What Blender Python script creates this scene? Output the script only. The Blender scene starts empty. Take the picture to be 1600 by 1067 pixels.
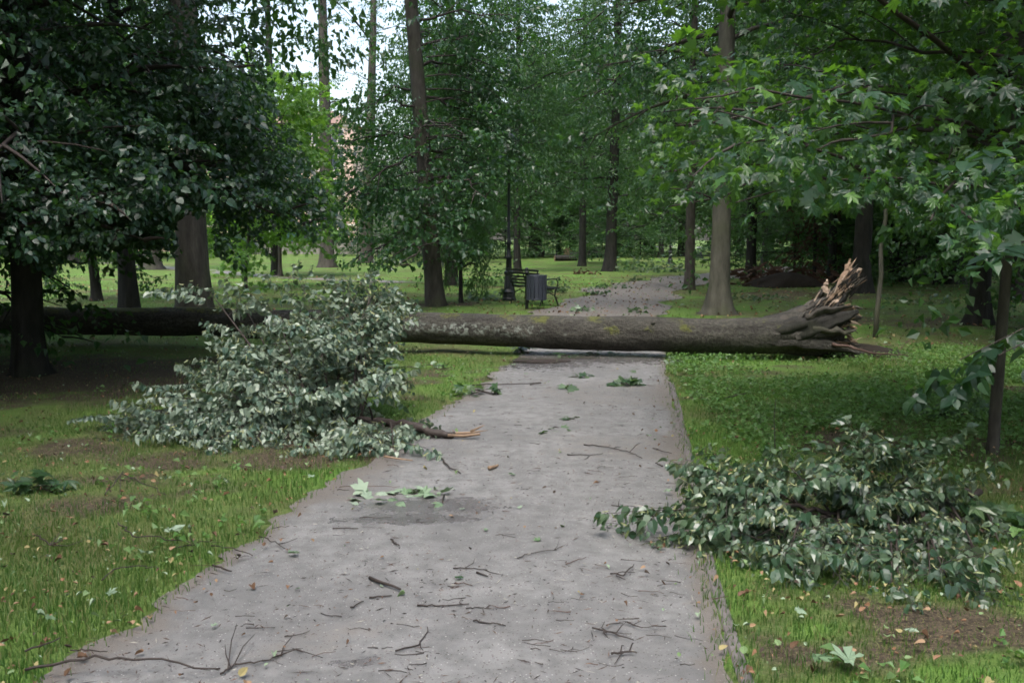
import bpy, math, random
import numpy as np
from mathutils import Vector, Matrix

# ------------------------------------------------------------------ camera, light, exposure
SC = bpy.context.scene
COL = SC.collection
F = 1500.0                       # focal length in pixels of the 1600 x 1067 photograph
CAMZ = 1.6
PITCH = math.atan((533.5 - 372.0) / F)
cam_d = bpy.data.cameras.new('camera'); cam = bpy.data.objects.new('camera', cam_d); COL.objects.link(cam)
cam_d.sensor_width = 36.0; cam_d.lens = F / 1600.0 * 36.0
cam_d.clip_start = 0.05; cam_d.clip_end = 2000.0
cam.location = (0, 0, CAMZ); cam.rotation_euler = (math.pi / 2 - PITCH, 0, 0)
SC.camera = cam

SUN_EL, SUN_AZ = math.radians(66), math.radians(195)
world = bpy.data.worlds.new('World'); SC.world = world; world.use_nodes = True
wn = world.node_tree; wn.nodes.clear()
w_out = wn.nodes.new('ShaderNodeOutputWorld'); w_bg = wn.nodes.new('ShaderNodeBackground')
w_sky = wn.nodes.new('ShaderNodeTexSky'); w_sky.sky_type = 'NISHITA'; w_sky.sun_disc = False
w_sky.sun_elevation = SUN_EL; w_sky.sun_rotation = SUN_AZ; w_sky.dust_density = 4.0; w_sky.air_density = 1.2
w_hs = wn.nodes.new('ShaderNodeHueSaturation'); w_hs.inputs['Saturation'].default_value = 0.78
wn.links.new(w_sky.outputs[0], w_hs.inputs['Color']); wn.links.new(w_hs.outputs[0], w_bg.inputs[0])
wn.links.new(w_bg.outputs[0], w_out.inputs[0]); w_bg.inputs[1].default_value = 0.15

sun_d = bpy.data.lights.new('sun', 'SUN'); sun = bpy.data.objects.new('sun', sun_d); COL.objects.link(sun)
sun_d.energy = 0.9; sun_d.angle = math.radians(30); sun_d.color = (1.0, 0.98, 0.95)
sd = Vector((math.sin(SUN_AZ) * math.cos(SUN_EL), math.cos(SUN_AZ) * math.cos(SUN_EL), math.sin(SUN_EL)))
sun.rotation_euler = sd.to_track_quat('Z', 'Y').to_euler(); sun.location = (0, -10, 40)

vs = SC.view_settings
vs.view_transform = 'Standard'; vs.look = 'None'; vs.gamma = 1.0; vs.use_curve_mapping = False
vs.exposure = 1.5
SC.render.engine = 'CYCLES'
cy = SC.cycles
cy.use_denoising = True
try: cy.denoiser = 'OPENIMAGEDENOISE'
except Exception: pass
cy.max_bounces = 4; cy.diffuse_bounces = 3; cy.glossy_bounces = 1; cy.transmission_bounces = 3
cy.use_adaptive_sampling = True; cy.adaptive_threshold = 0.04
cy.transparent_max_bounces = 4; cy.caustics_reflective = False; cy.caustics_refractive = False
SC.render.filter_size = 1.7 if hasattr(SC.render, 'filter_size') else 1.5
cy.filter_width = 1.7

# ------------------------------------------------------------------ helpers
R_ = np.random.default_rng(7)
FWD = np.array([0, math.cos(PITCH), -math.sin(PITCH)]); UPV = np.array([0, math.sin(PITCH), math.cos(PITCH)])
def ray(px, py):
    return np.array([(px - 800.0) / F, 0, 0]) - (py - 533.5) / F * UPV + FWD
def G(px, py, z=0.0):
    d = ray(px, py); t = (z - CAMZ) / d[2]
    return np.array([0, 0, CAMZ]) + d * t
def D_(px, py, Y):
    d = ray(px, py); return np.array([0, 0, CAMZ]) + d * (Y / d[1])
def project(P):
    q = P - np.array([0, 0, CAMZ]); zc = q @ FWD
    zc = np.where(zc < 0.05, 0.05, zc)
    return 800 + F * q[:, 0] / zc, 533.5 - F * (q @ UPV) / zc, q @ FWD
def nrm(a):
    a = np.asarray(a, float); return a / np.maximum(np.linalg.norm(a, axis=-1, keepdims=True), 1e-9)

def _hash(ix, iy, s):
    h = (ix.astype(np.int64) * 374761393 + iy.astype(np.int64) * 668265263 + s * 1442695041) & 0x7fffffff
    h = ((h ^ (h >> 13)) * 1274126177) & 0x7fffffff
    return ((h ^ (h >> 16)) & 0xffff) / 65535.0
def vnoise(x, y, scale, seed=0, octv=3):
    x = np.asarray(x, float) / scale; y = np.asarray(y, float) / scale; r = 0; a = 1; tot = 0
    for o in range(octv):
        ix = np.floor(x); iy = np.floor(y); fx = x - ix; fy = y - iy
        fx = fx * fx * (3 - 2 * fx); fy = fy * fy * (3 - 2 * fy)
        r = r + a * ((_hash(ix, iy, seed + o) * (1 - fx) + _hash(ix + 1, iy, seed + o) * fx) * (1 - fy)
                     + (_hash(ix, iy + 1, seed + o) * (1 - fx) + _hash(ix + 1, iy + 1, seed + o) * fx) * fy)
        tot += a; a *= 0.5; x = x * 2.03; y = y * 2.03
    return r / tot
def sstep(a, b, x):
    t = np.clip((x - a) / (b - a), 0, 1); return t * t * (3 - 2 * t)

class MB:
    """collects vertices and faces of one mesh"""
    def __init__(s): s.v = []; s.f = []; s.n = 0
    def add(s, V, *faces):
        V = np.asarray(V, float).reshape(-1, 3); s.v.append(V)
        for f in faces:
            f = np.asarray(f, np.int64)
            if len(f): s.f.append(f + s.n)
        s.n += len(V); return s
    def box(s, c, h, M=None):
        p = np.array([[x, y, z] for x in (-1, 1) for y in (-1, 1) for z in (-1, 1)], float) * np.asarray(h, float)
        if M is not None: p = p @ np.asarray(M).T
        return s.add(p + np.asarray(c, float), [[0, 1, 3, 2], [4, 6, 7, 5], [0, 4, 5, 1], [2, 3, 7, 6], [0, 2, 6, 4], [1, 5, 7, 3]])
    def tube(s, P, r, n=6, cap=True, wob=0, seed=0):
        V, Q, T = tube(P, r, n, cap, wob, seed); return s.add(V, Q, T)
    def lathe(s, prof, n=12, c=(0, 0, 0)):
        a = np.arange(n) * 2 * math.pi / n; m = len(prof)
        V = np.array([[r * math.cos(t), r * math.sin(t), z] for (r, z) in prof for t in a]) + np.asarray(c, float)
        Q = [[i * n + j, i * n + (j + 1) % n, (i + 1) * n + (j + 1) % n, (i + 1) * n + j] for i in range(m - 1) for j in range(n)]
        return s.add(V, Q)
    def mesh(s, name, mat, smooth=False):
        me = bpy.data.meshes.new(name)
        if s.n:
            V = np.concatenate(s.v)
            lv = np.concatenate([f.ravel() for f in s.f]); lt = np.concatenate([np.full(len(f), f.shape[1]) for f in s.f])
            ls = np.concatenate([[0], np.cumsum(lt)[:-1]])
            me.vertices.add(len(V)); me.vertices.foreach_set('co', V.astype(np.float32).ravel())
            me.loops.add(len(lv)); me.loops.foreach_set('vertex_index', lv.astype(np.int32))
            me.polygons.add(len(lt)); me.polygons.foreach_set('loop_start', ls.astype(np.int32))
            me.polygons.foreach_set('loop_total', lt.astype(np.int32))
            me.polygons.foreach_set('use_smooth', np.full(len(lt), bool(smooth)))
            me.update(calc_edges=True)
        if mat: me.materials.append(mat)
        return me

def tube(P, r, n=6, cap=True, wob=0.0, seed=0):
    P = np.asarray(P, float); m = len(P); r = np.broadcast_to(np.asarray(r, float), (m,))
    T = nrm(np.gradient(P, axis=0)); U = np.zeros((m, 3))
    u = np.cross(T[0], [0.13, 0.21, 0.97]);
    if np.linalg.norm(u) < 0.1: u = np.cross(T[0], [1, 0, 0])
    u = nrm(u)
    for i in range(m):
        u = nrm(u - T[i] * (u @ T[i])); U[i] = u
    W = np.cross(T, U); a = np.arange(n) * 2 * math.pi / n
    rr = r[:, None] * np.ones((m, n))
    if wob:
        g = np.random.default_rng(seed); rr = rr * (1 + wob * (g.random((m, n)) - .5))
    V = (P[:, None, :] + rr[:, :, None] * (np.cos(a)[None, :, None] * U[:, None, :] + np.sin(a)[None, :, None] * W[:, None, :])).reshape(-1, 3)
    i, j = np.meshgrid(np.arange(m - 1), np.arange(n), indexing='ij'); i = i.ravel(); j = j.ravel(); k = (j + 1) % n
    Q = np.stack([i * n + j, i * n + k, (i + 1) * n + k, (i + 1) * n + j], 1)
    Tt = np.zeros((0, 3), int)
    if cap:
        V = np.concatenate([V, P[:1], P[-1:]]); c0 = m * n; c1 = c0 + 1; j = np.arange(n); k = (j + 1) % n
        Tt = np.concatenate([np.stack([np.full(n, c0), k, j], 1), np.stack([np.full(n, c1), (m - 1) * n + j, (m - 1) * n + k], 1)])
    return V, Q, Tt

def props(o, label=None, cat=None, group=None, kind=None):
    if label: o['label'] = label
    if cat: o['category'] = cat
    if group: o['group'] = group
    if kind: o['kind'] = kind
    return o
def thing(name, label, cat, loc=(0, 0, 0), group=None, rz=0.0):
    o = bpy.data.objects.new(name, None); COL.objects.link(o); o.empty_display_size = 0.1
    o.location = tuple(loc); o.rotation_euler = (0, 0, rz); return props(o, label, cat, group)
def obj(name, me, parent=None, loc=None, world=False, label=None, kind=None):
    o = bpy.data.objects.new(name, me); COL.objects.link(o)
    if parent is not None:
        o.parent = parent
        if world: o.location = -parent.location
    if loc is not None: o.location = tuple(loc)
    if label: o['label'] = label
    if kind: o['kind'] = kind
    return o
def single(name, me, label, cat, group=None, loc=None, kind=None):
    return props(obj(name, me, None, loc), label, cat, group, kind)

# ------------------------------------------------------------------ materials
class NT:
    def __init__(s, name):
        s.m = bpy.data.materials.new(name); s.m.use_nodes = True; s.t = s.m.node_tree; s.t.nodes.clear()
        s.out = s.n('ShaderNodeOutputMaterial')
    def n(s, t, **kw):
        x = s.t.nodes.new(t)
        for k, v in kw.items(): setattr(x, k, v)
        return x
    def l(s, a, b): s.t.links.new(a, b)
    def val(s, sock, v):
        if hasattr(v, 'is_output') or isinstance(v, bpy.types.NodeSocket): s.l(v, sock)
        elif isinstance(v, (tuple, list)) and len(v) == 3 and sock.type == 'RGBA': sock.default_value = (*v, 1)
        else: sock.default_value = v
    def co(s, kind='Object', scale=(1, 1, 1)):
        tc = s.n('ShaderNodeTexCoord'); mp = s.n('ShaderNodeMapping'); mp.inputs['Scale'].default_value = scale
        s.l(tc.outputs[kind], mp.inputs['Vector']); return mp.outputs[0]
    def pos(s, scale=(1, 1, 1)):
        g = s.n('ShaderNodeNewGeometry'); mp = s.n('ShaderNodeMapping'); mp.inputs['Scale'].default_value = scale
        s.l(g.outputs['Position'], mp.inputs['Vector']); return mp.outputs[0]
    def noise(s, vec, scale, detail=4, rough=.55):
        x = s.n('ShaderNodeTexNoise'); x.inputs['Scale'].default_value = scale; x.inputs['Detail'].default_value = detail
        x.inputs['Roughness'].default_value = rough; s.l(vec, x.inputs['Vector']); return x.outputs['Fac']
    def voro(s, vec, scale, out='Distance', feature='F1'):
        x = s.n('ShaderNodeTexVoronoi', feature=feature); x.inputs['Scale'].default_value = scale; s.l(vec, x.inputs['Vector'])
        return x.outputs[out]
    def ramp(s, fac, stops, interp='LINEAR'):
        x = s.n('ShaderNodeValToRGB'); x.color_ramp.interpolation = interp; e = x.color_ramp.elements
        while len(e) < len(stops): e.new(0.5)
        for i, (p, c) in enumerate(stops):
            e[i].position = p; e[i].color = (*c, 1) if isinstance(c, (tuple, list)) else (c, c, c, 1)
        s.val(x.inputs[0], fac); return x.outputs[0]
    def mix(s, fac, a, b, mode='MIX'):
        x = s.n('ShaderNodeMix', data_type='RGBA', blend_type=mode)
        s.val(x.inputs[0], fac); s.val(x.inputs[6], a); s.val(x.inputs[7], b); return x.outputs[2]
    def math(s, op, a, b=0.0, clamp=False):
        x = s.n('ShaderNodeMath', operation=op, use_clamp=clamp); s.val(x.inputs[0], a); s.val(x.inputs[1], b); return x.outputs[0]
    def attr(s, name):
        return s.n('ShaderNodeAttribute', attribute_name=name).outputs['Fac']
    def rnd(s):
        a = s.n('ShaderNodeNewGeometry').outputs['Random Per Island']; b = s.n('ShaderNodeObjectInfo').outputs['Random']
        return s.math('FRACT', s.math('ADD', a, b))
    def bsdf(s, col, rough=.6, spec=.5, bump=None, bstr=.3, bdist=.02, metal=0.0):
        p = s.n('ShaderNodeBsdfPrincipled'); s.val(p.inputs['Base Color'], col); s.val(p.inputs['Roughness'], rough)
        s.val(p.inputs['Specular IOR Level'], spec); p.inputs['Metallic'].default_value = metal
        if bump is not None:
            b = s.n('ShaderNodeBump'); b.inputs['Strength'].default_value = bstr; b.inputs['Distance'].default_value = bdist
            s.l(bump, b.inputs['Height']); s.l(b.outputs[0], p.inputs['Normal'])
        return p.outputs[0]
    def done(s, sh): s.l(sh, s.out.inputs['Surface']); return s.m

def m_leaf(name, stops, under, trans, tfac=.35, rough=.38, spec=.5):
    t = NT(name); r = t.rnd(); top = t.ramp(r, stops)
    bf = t.n('ShaderNodeNewGeometry').outputs['Backfacing']
    col = t.mix(bf, top, under); v = t.noise(t.pos(), 14, 2)
    col = t.mix(.35, col, t.mix(v, (0.25, 0.25, 0.25), (1.0, 1.0, 1.0)), 'MULTIPLY')
    p = t.bsdf(col, rough, spec)
    tr = t.n('ShaderNodeBsdfTranslucent'); t.val(tr.inputs[0], t.mix(r, trans, tuple(c * .6 for c in trans)))
    mx = t.n('ShaderNodeMixShader'); mx.inputs[0].default_value = tfac; t.l(p, mx.inputs[1]); t.l(tr.outputs[0], mx.inputs[2])
    return t.done(mx.outputs[0])

def m_bark(name, a, b, moss=(.05, .07, .02), mossamt=.35, sx=9, sz=2.2, bstr=1.0):
    t = NT(name); c = t.co('Object', (1, 1, .28)); n1 = t.noise(c, sx, 6, .65); n2 = t.noise(t.co(), 1.3, 3)
    col = t.mix(t.ramp(n1, [(.3, 0.), (.7, 1.)]), a, b)
    col = t.mix(t.math('MULTIPLY', t.ramp(n2, [(.48, 0.), (.7, 1.)]), mossamt), col, moss)
    return t.done(t.bsdf(col, .85, .25, n1, bstr, .03))

def m_plain(name, col, rough=.6, spec=.4, metal=0.0, var=.25, scale=20, bstr=.15):
    t = NT(name); n = t.noise(t.co(), scale, 4)
    c = t.mix(n, tuple(x * (1 - var) for x in col), tuple(min(1, x * (1 + var)) for x in col))
    return t.done(t.bsdf(c, rough, spec, n, bstr, .01, metal))

M = {}
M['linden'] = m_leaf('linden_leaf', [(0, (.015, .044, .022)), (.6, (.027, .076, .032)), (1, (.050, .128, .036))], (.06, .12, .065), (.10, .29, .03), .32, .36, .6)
M['lindenA'] = m_leaf('linden_leaf_shaded', [(0, (.011, .032, .019)), (.6, (.018, .052, .027)), (1, (.034, .088, .030))], (.05, .092, .055), (.07, .20, .022), .28, .42, .55)  # darker copy of the linden leaf; shade is put into its colour
M['maple'] = m_leaf('maple_leaf', [(0, (.012, .040, .024)), (.68, (.024, .070, .034)), (.76, (.06, .15, .03)), (1, (.09, .20, .03))], (.065, .125, .065), (.18, .42, .025), .38, .40, .6)  # bright upper stops put a backlit look into some leaves' colour
M['bright'] = m_leaf('backlit_maple_leaf', [(0, (.055, .13, .026)), (1, (.10, .22, .036))], (.12, .21, .06), (.27, .52, .05), .48, .45)  # lighter maple leaf; light from the opening behind is put into its colour
M['far'] = m_leaf('far_leaf', [(0, (.014, .043, .021)), (.6, (.028, .076, .029)), (1, (.060, .140, .034))], (.065, .125, .055), (.12, .29, .03), .34, .45, .4)
M['bough'] = m_leaf('fallen_bough_leaf', [(0, (.055, .105, .075)), (.5, (.11, .175, .125)), (1, (.21, .27, .19))], (.28, .35, .26), (.12, .22, .05), .16, .40, .6)
M['bough2'] = m_leaf('fallen_bough_leaf_dark', [(0, (.024, .060, .032)), (.5, (.052, .105, .055)), (1, (.12, .18, .10))], (.19, .25, .165), (.12, .26, .05), .24, .34, .7)
M['bract'] = m_leaf('linden_bract', [(0, (.19, .25, .09)), (1, (.34, .37, .19))], (.36, .38, .19), (.24, .3, .07), .3, .6)
M['pale'] = m_leaf('maple_leaf_underside', [(0, (.10, .18, .08)), (.45, (.20, .29, .18)), (1, (.33, .41, .31))], (.27, .36, .25), (.16, .3, .08), .18, .6)
M['debris'] = m_leaf('torn_leaf', [(0, (.026, .066, .024)), (.7, (.045, .10, .036)), (1, (.11, .17, .08))], (.20, .28, .18), (.12, .26, .03), .25, .36, .6)
M['bark_dark'] = m_bark('bark_dark', (.009, .009, .008), (.034, .032, .028), (.03, .04, .014), mossamt=.35)  # near-black tone: the trunks' deep shade is put into the bark colour
M['bark'] = m_bark('bark_brown', (.026, .023, .020), (.085, .076, .064), mossamt=.4)
M['bark_grey'] = m_bark('bark_grey', (.042, .040, .032), (.120, .115, .092), (.075, .09, .04), .55, 6, 2, .7)
M['twig'] = m_plain('twig_bark', (.034, .025, .021), .7, .4, 0, .5, 40, .3)
M['twig_red'] = m_plain('twig_bark_reddish', (.075, .042, .032), .7, .4, 0, .5, 40, .3)
M['wood'] = m_plain('torn_wood', (.24, .165, .11), .75, .3, 0, .45, 18, .6)
M['wood_pale'] = m_plain('pale_torn_wood', (.36, .275, .21), .75, .3, 0, .4, 18, .6)
M['soil'] = m_plain('soil', (.022, .018, .014), .95, .2, 0, .5, 12, .9)
M['iron'] = m_plain('dark_green_iron', (.010, .013, .013), .42, .5, 0, .3, 15, .08)
M['bin'] = m_plain('blue_grey_bin_paint', (.030, .036, .050), .45, .5, 0, .2, 15, .06)
M['benchwood'] = m_plain('bench_slat_wood', (.07, .05, .04), .6, .4, 0, .3, 25, .2)
M['glass_lamp'] = m_plain('frosted_lamp_glass', (.55, .56, .55), .25, .5, 0, .05, 10, .02)
M['stone'] = m_plain('kerb_stone', (.125, .112, .108), .85, .3, 0, .3, 25, .5)
M['plaster'] = m_plain('peach_plaster', (.70, .50, .41), .9, .2, 0, .08, 3, .05)
M['plaster2'] = m_plain('pale_plaster_trim', (.74, .66, .60), .9, .2, 0, .08, 3, .05)
M['pane'] = m_plain('window_glass', (.04, .05, .07), .12, .6, 0, .1, 5, .0)
M['rooftile'] = m_plain('roof_tiles', (.20, .13, .10), .8, .3, 0, .3, 8, .3)
M['wallstone'] = m_plain('garden_wall_stone', (.26, .24, .22), .9, .2, 0, .5, 3, .6)
M['fence'] = m_plain('green_fence_paint', (.04, .10, .085), .5, .4, 0, .15, 8, .05)
M['brownfir'] = m_leaf('dead_spruce_needles', [(0, (.05, .030, .022)), (1, (.13, .075, .05))], (.10, .06, .045), (.12, .06, .03), .15, .8, .2)

def m_ground():
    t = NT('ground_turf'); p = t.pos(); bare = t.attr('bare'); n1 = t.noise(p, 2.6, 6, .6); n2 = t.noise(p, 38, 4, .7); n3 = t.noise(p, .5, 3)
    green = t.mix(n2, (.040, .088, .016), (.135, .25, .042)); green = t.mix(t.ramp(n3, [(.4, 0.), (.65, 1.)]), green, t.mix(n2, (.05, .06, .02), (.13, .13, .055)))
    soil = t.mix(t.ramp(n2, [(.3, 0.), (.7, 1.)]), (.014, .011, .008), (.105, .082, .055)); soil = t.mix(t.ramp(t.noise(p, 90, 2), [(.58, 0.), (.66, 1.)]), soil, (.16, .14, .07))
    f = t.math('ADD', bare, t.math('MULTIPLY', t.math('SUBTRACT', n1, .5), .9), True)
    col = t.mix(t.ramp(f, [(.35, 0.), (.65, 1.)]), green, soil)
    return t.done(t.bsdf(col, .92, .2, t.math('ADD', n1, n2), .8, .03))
M['ground'] = m_ground()

def m_path(name, a, b, wet=True):
    t = NT(name); p = t.pos(); n1 = t.noise(p, 1.1, 5, .6); n2 = t.noise(p, 150, 3, .8); n3 = t.noise(p, 9, 5, .65)
    v = t.voro(p, 95); vc = t.voro(p, 95, 'Color')
    col = t.mix(n2, a, b); col = t.mix(t.math('MULTIPLY', t.ramp(n3, [(.35, 1.), (.6, 0.)]), .7), col, tuple(x * .58 for x in a))
    col = t.mix(t.math('MULTIPLY', t.ramp(n1, [(.40, 1.), (.60, 0.)]), .5), col, tuple(x * .68 for x in a))
    sep = t.n('ShaderNodeSeparateColor'); t.l(vc, sep.inputs[0])
    grit = t.math('MULTIPLY', t.ramp(v, [(.22, 1.), (.36, 0.)]), t.ramp(sep.outputs[0], [(.90, 0.), (.94, 1.)]))
    col = t.mix(grit, col, (.40, .385, .37))
    grit2 = t.math('MULTIPLY', t.ramp(v, [(.25, 1.), (.4, 0.)]), t.ramp(sep.outputs[1], [(.80, 0.), (.84, 1.)]))
    col = t.mix(grit2, col, (.07, .055, .05))
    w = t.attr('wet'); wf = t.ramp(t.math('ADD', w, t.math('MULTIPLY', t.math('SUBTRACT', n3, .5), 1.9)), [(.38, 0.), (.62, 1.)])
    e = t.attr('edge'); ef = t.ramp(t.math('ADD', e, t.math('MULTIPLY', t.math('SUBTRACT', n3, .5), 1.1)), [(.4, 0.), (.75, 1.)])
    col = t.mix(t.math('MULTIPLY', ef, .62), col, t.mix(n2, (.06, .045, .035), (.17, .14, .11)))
    col = t.mix(wf, col, t.mix(.5, col, (.06, .052, .055)))
    rough = t.math('SUBTRACT', .62, t.math('MULTIPLY', wf, .46))
    return t.done(t.bsdf(col, rough, .5, t.math('ADD', n2, t.math('MULTIPLY', n3, .8)), .55, .012))
M['path'] = m_path('path_gravel', (.158, .155, .150), (.264, .260, .252))
M['path_far'] = m_path('path_dirt', (.14, .125, .12), (.24, .215, .21))
def m_water():
    t = NT('puddle_water'); n = t.noise(t.pos(), 6, 2)
    return t.done(t.bsdf(t.mix(n, (.055, .046, .042), (.11, .095, .09)), .07, .5, n, .03, .01))
M['water'] = m_water()
def m_grass(name, stops):
    t = NT(name); r = t.rnd(); c = t.ramp(r, stops); n = t.noise(t.pos(), 1.7, 3)
    c = t.mix(t.math('MULTIPLY', t.ramp(n, [(.45, 0.), (.68, 1.)]), .45), c, (.12, .15, .036))
    p = t.bsdf(c, .5, .4); tr = t.n('ShaderNodeBsdfTranslucent'); t.val(tr.inputs[0], (.12, .26, .03))
    mx = t.n('ShaderNodeMixShader'); mx.inputs[0].default_value = .3; t.l(p, mx.inputs[1]); t.l(tr.outputs[0], mx.inputs[2])
    return t.done(mx.outputs[0])
M['grass'] = m_grass('grass_blades', [(0, (.032, .086, .017)), (.6, (.056, .132, .026)), (.80, (.095, .170, .038)), (.88, (.20, .19, .075)), (1, (.27, .24, .12))])
M['cover'] = m_leaf('ground_cover_leaf', [(0, (.07, .16, .04)), (.6, (.11, .23, .06)), (1, (.19, .31, .11))], (.16, .25, .11), (.22, .44, .06), .35, .45)
def m_litter():
    t = NT('leaf_litter'); r = t.rnd()
    c = t.ramp(r, [(0, (.10, .055, .03)), (.2, (.20, .11, .06)), (.38, (.26, .17, .10)), (.52, (.28, .24, .11)), (.62, (.14, .21, .09)), (.78, (.22, .29, .19)), (.9, (.05, .035, .025))], 'CONSTANT')
    return t.done(t.bsdf(c, .7, .3))
M['litter'] = m_litter()
def m_crumb():
    t = NT('bark_crumbs'); r = t.rnd()
    c = t.ramp(r, [(0, (.030, .022, .020)), (.5, (.07, .045, .035)), (.8, (.14, .085, .06)), (.93, (.35, .33, .28))], 'CONSTANT')
    return t.done(t.bsdf(c, .75, .3))
M['crumb'] = m_crumb()
def m_log():
    t = NT('fallen_trunk_bark'); c = t.co('Object', (.35, 1, 1)); o = t.co('Object')
    n1 = t.noise(c, 7, 6, .62); n2 = t.noise(o, 26, 4, .7); n3 = t.noise(o, 3.2, 4)
    col = t.mix(t.ramp(n1, [(.3, 0.), (.7, 1.)]), (.028, .026, .021), (.100, .094, .078))
    col = t.mix(t.math('MULTIPLY', t.ramp(n2, [(.42, 1.), (.6, 0.)]), .6), col, (.016, .015, .012))
    ms = t.attr('moss'); mf = t.ramp(t.math('ADD', ms, t.math('MULTIPLY', t.math('ADD', t.math('SUBTRACT', n3, .5), t.math('MULTIPLY', t.math('SUBTRACT', n2, .5), .8)), 1.9)), [(.55, 0.), (.85, 1.)])
    col = t.mix(t.math('MULTIPLY', mf, .8), col, t.mix(n2, (.05, .06, .010), (.125, .135, .022)))
    li = t.attr('lichen'); v = t.voro(o, 17)
    n4 = t.noise(o, 15, 5, .7)
    lf = t.math('MULTIPLY', t.ramp(t.math('ADD', li, t.math('MULTIPLY', t.math('SUBTRACT', n3, .5), 1.1)), [(.35, 0.), (.7, 1.)]), t.ramp(n4, [(.50, 0.), (.58, 1.)]))
    col = t.mix(t.math('MULTIPLY', lf, .8), col, (.24, .27, .235))
    return t.done(t.bsdf(col, .75, .3, t.math('ADD', n1, t.math('MULTIPLY', n2, .5)), 1.0, .06))
M['log'] = m_log()

# ------------------------------------------------------------------ ground, path, kerb
PL = [(20, 1100), (60, 1067), (180, 985), (290, 925), (345, 880), (430, 810), (540, 735), (660, 660), (735, 610), (790, 572), (822, 540), (850, 495), (880, 474), (912, 458), (960, 444), (1010, 435), (1090, 428), (1170, 420), (1260, 414)]
PR = [(1158, 1100), (1150, 1067), (1128, 985), (1112, 925), (1100, 880), (1090, 830), (1078, 770), (1068, 700), (1055, 640), (1042, 590), (1040, 555), (1042, 500), (1046, 475), (1050, 460), (1066, 449), (1092, 443), (1130, 438), (1200, 432), (1290, 425)]
LP = np.array([G(*p)[:2] for p in PL]); RP = np.array([G(*p)[:2] for p in PR])
d0 = LP[0] - LP[1]; LP = np.vstack([LP[0] + [-.9, -2.2], LP]); RP = np.vstack([RP[0] + [-.1, -2.2], RP])
def dens(P, n):
    t = np.linspace(0, 1, len(P)); tt = np.linspace(0, 1, n)
    return np.stack([np.interp(tt, t, P[:, 0]), np.interp(tt, t, P[:, 1])], 1)
LPd, RPd = dens(LP, 420), dens(RP, 420)
jit = lambda P, s: (vnoise(P[:, 1] * 1.0, P[:, 0], .35, s, 3) - .5) * .22
LPd[:, 0] += jit(LPd, 3) * 1.3 + (vnoise(LPd[:, 1], LPd[:, 0], .11, 13, 2) - .5) * .12; RPd[:, 0] += jit(RPd, 9) * .5
for P_, sd__ in ((LPd, 1), (RPd, 2)): P_ += ((np.stack([vnoise(P_[:, 0], P_[:, 1], 1.6, 60 + sd__), vnoise(P_[:, 0], P_[:, 1], 1.6, 70 + sd__)], 1) - .5) * 1.5 * sstep(14, 20, P_[:, 1])[:, None])
POLY = np.vstack([LPd, RPd[::-1]])
def inpoly(x, y, poly=POLY):
    c = np.zeros(x.shape, bool); xj, yj = poly[-1]
    for xi, yi in poly:
        if yi != yj:
            k = ((yi > y) != (yj > y)) & (x < (xj - xi) * (y - yi) / (yj - yi) + xi); c ^= k
        xj, yj = xi, yi
    return c
PUD = [(G(670, 795)[:2], .55, .20), (G(640, 815)[:2], .5, .12), (G(850, 566)[:2], .9, 1.0), (G(920, 562)[:2], 1.6, .7), (G(545, 1040)[:2], .12, .08)]
def wetness(x, y):
    w = np.zeros(x.shape)
    for (c, a, b) in PUD: w = np.maximum(w, 1.1 - np.hypot((x - c[0]) / a, (y - c[1]) / b) * .75)
    return np.clip(w, 0, 1)
nx = 14; s = np.linspace(0, 1, nx)
V = np.zeros((420, nx, 3)); V[:, :, :2] = LPd[:, None] * (1 - s)[None, :, None] + RPd[:, None] * s[None, :, None]
V[:, :, 2] = .004 + .018 * np.sin(np.pi * s)[None]
i, j = np.meshgrid(np.arange(419), np.arange(nx - 1), indexing='ij'); i = i.ravel(); j = j.ravel()
Q = np.stack([i * nx + j, i * nx + j + 1, (i + 1) * nx + j + 1, (i + 1) * nx + j], 1)
def addattr(me, name, vals):
    a = me.attributes.new(name, 'FLOAT', 'POINT'); a.data.foreach_set('value', np.asarray(vals, np.float32))
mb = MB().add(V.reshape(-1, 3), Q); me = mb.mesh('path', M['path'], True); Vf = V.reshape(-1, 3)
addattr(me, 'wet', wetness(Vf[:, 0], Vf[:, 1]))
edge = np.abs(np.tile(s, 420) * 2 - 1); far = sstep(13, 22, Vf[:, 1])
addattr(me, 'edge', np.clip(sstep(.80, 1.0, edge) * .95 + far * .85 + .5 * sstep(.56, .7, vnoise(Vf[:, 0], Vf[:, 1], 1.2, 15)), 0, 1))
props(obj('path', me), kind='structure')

def sidepath(pts, w, name):
    P = np.array([G(*p)[:2] for p in pts]); P = dens(P, 80); T = nrm(np.gradient(P, axis=0)); Nn = np.stack([-T[:, 1], T[:, 0]], 1)
    ww = w * (1 + (vnoise(P[:, 0], P[:, 1], 2, 5) - .5) * .6)
    A = P + Nn * ww[:, None] / 2; B = P - Nn * ww[:, None] / 2
    V = np.zeros((80, 5, 3)); u = np.linspace(0, 1, 5); V[:, :, :2] = A[:, None] * (1 - u)[None, :, None] + B[:, None] * u[None, :, None]; V[:, :, 2] = .006
    i, j = np.meshgrid(np.arange(79), np.arange(4), indexing='ij'); i = i.ravel(); j = j.ravel()
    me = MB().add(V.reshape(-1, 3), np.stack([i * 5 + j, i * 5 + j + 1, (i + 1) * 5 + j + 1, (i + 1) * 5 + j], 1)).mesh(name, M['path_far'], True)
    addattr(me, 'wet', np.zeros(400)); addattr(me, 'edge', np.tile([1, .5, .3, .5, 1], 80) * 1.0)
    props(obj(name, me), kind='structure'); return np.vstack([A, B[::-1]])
SP1 = sidepath([(-250, 398), (60, 404), (130, 408), (260, 418), (400, 430), (500, 436), (640, 441)], 1.6, 'side_path')
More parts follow.
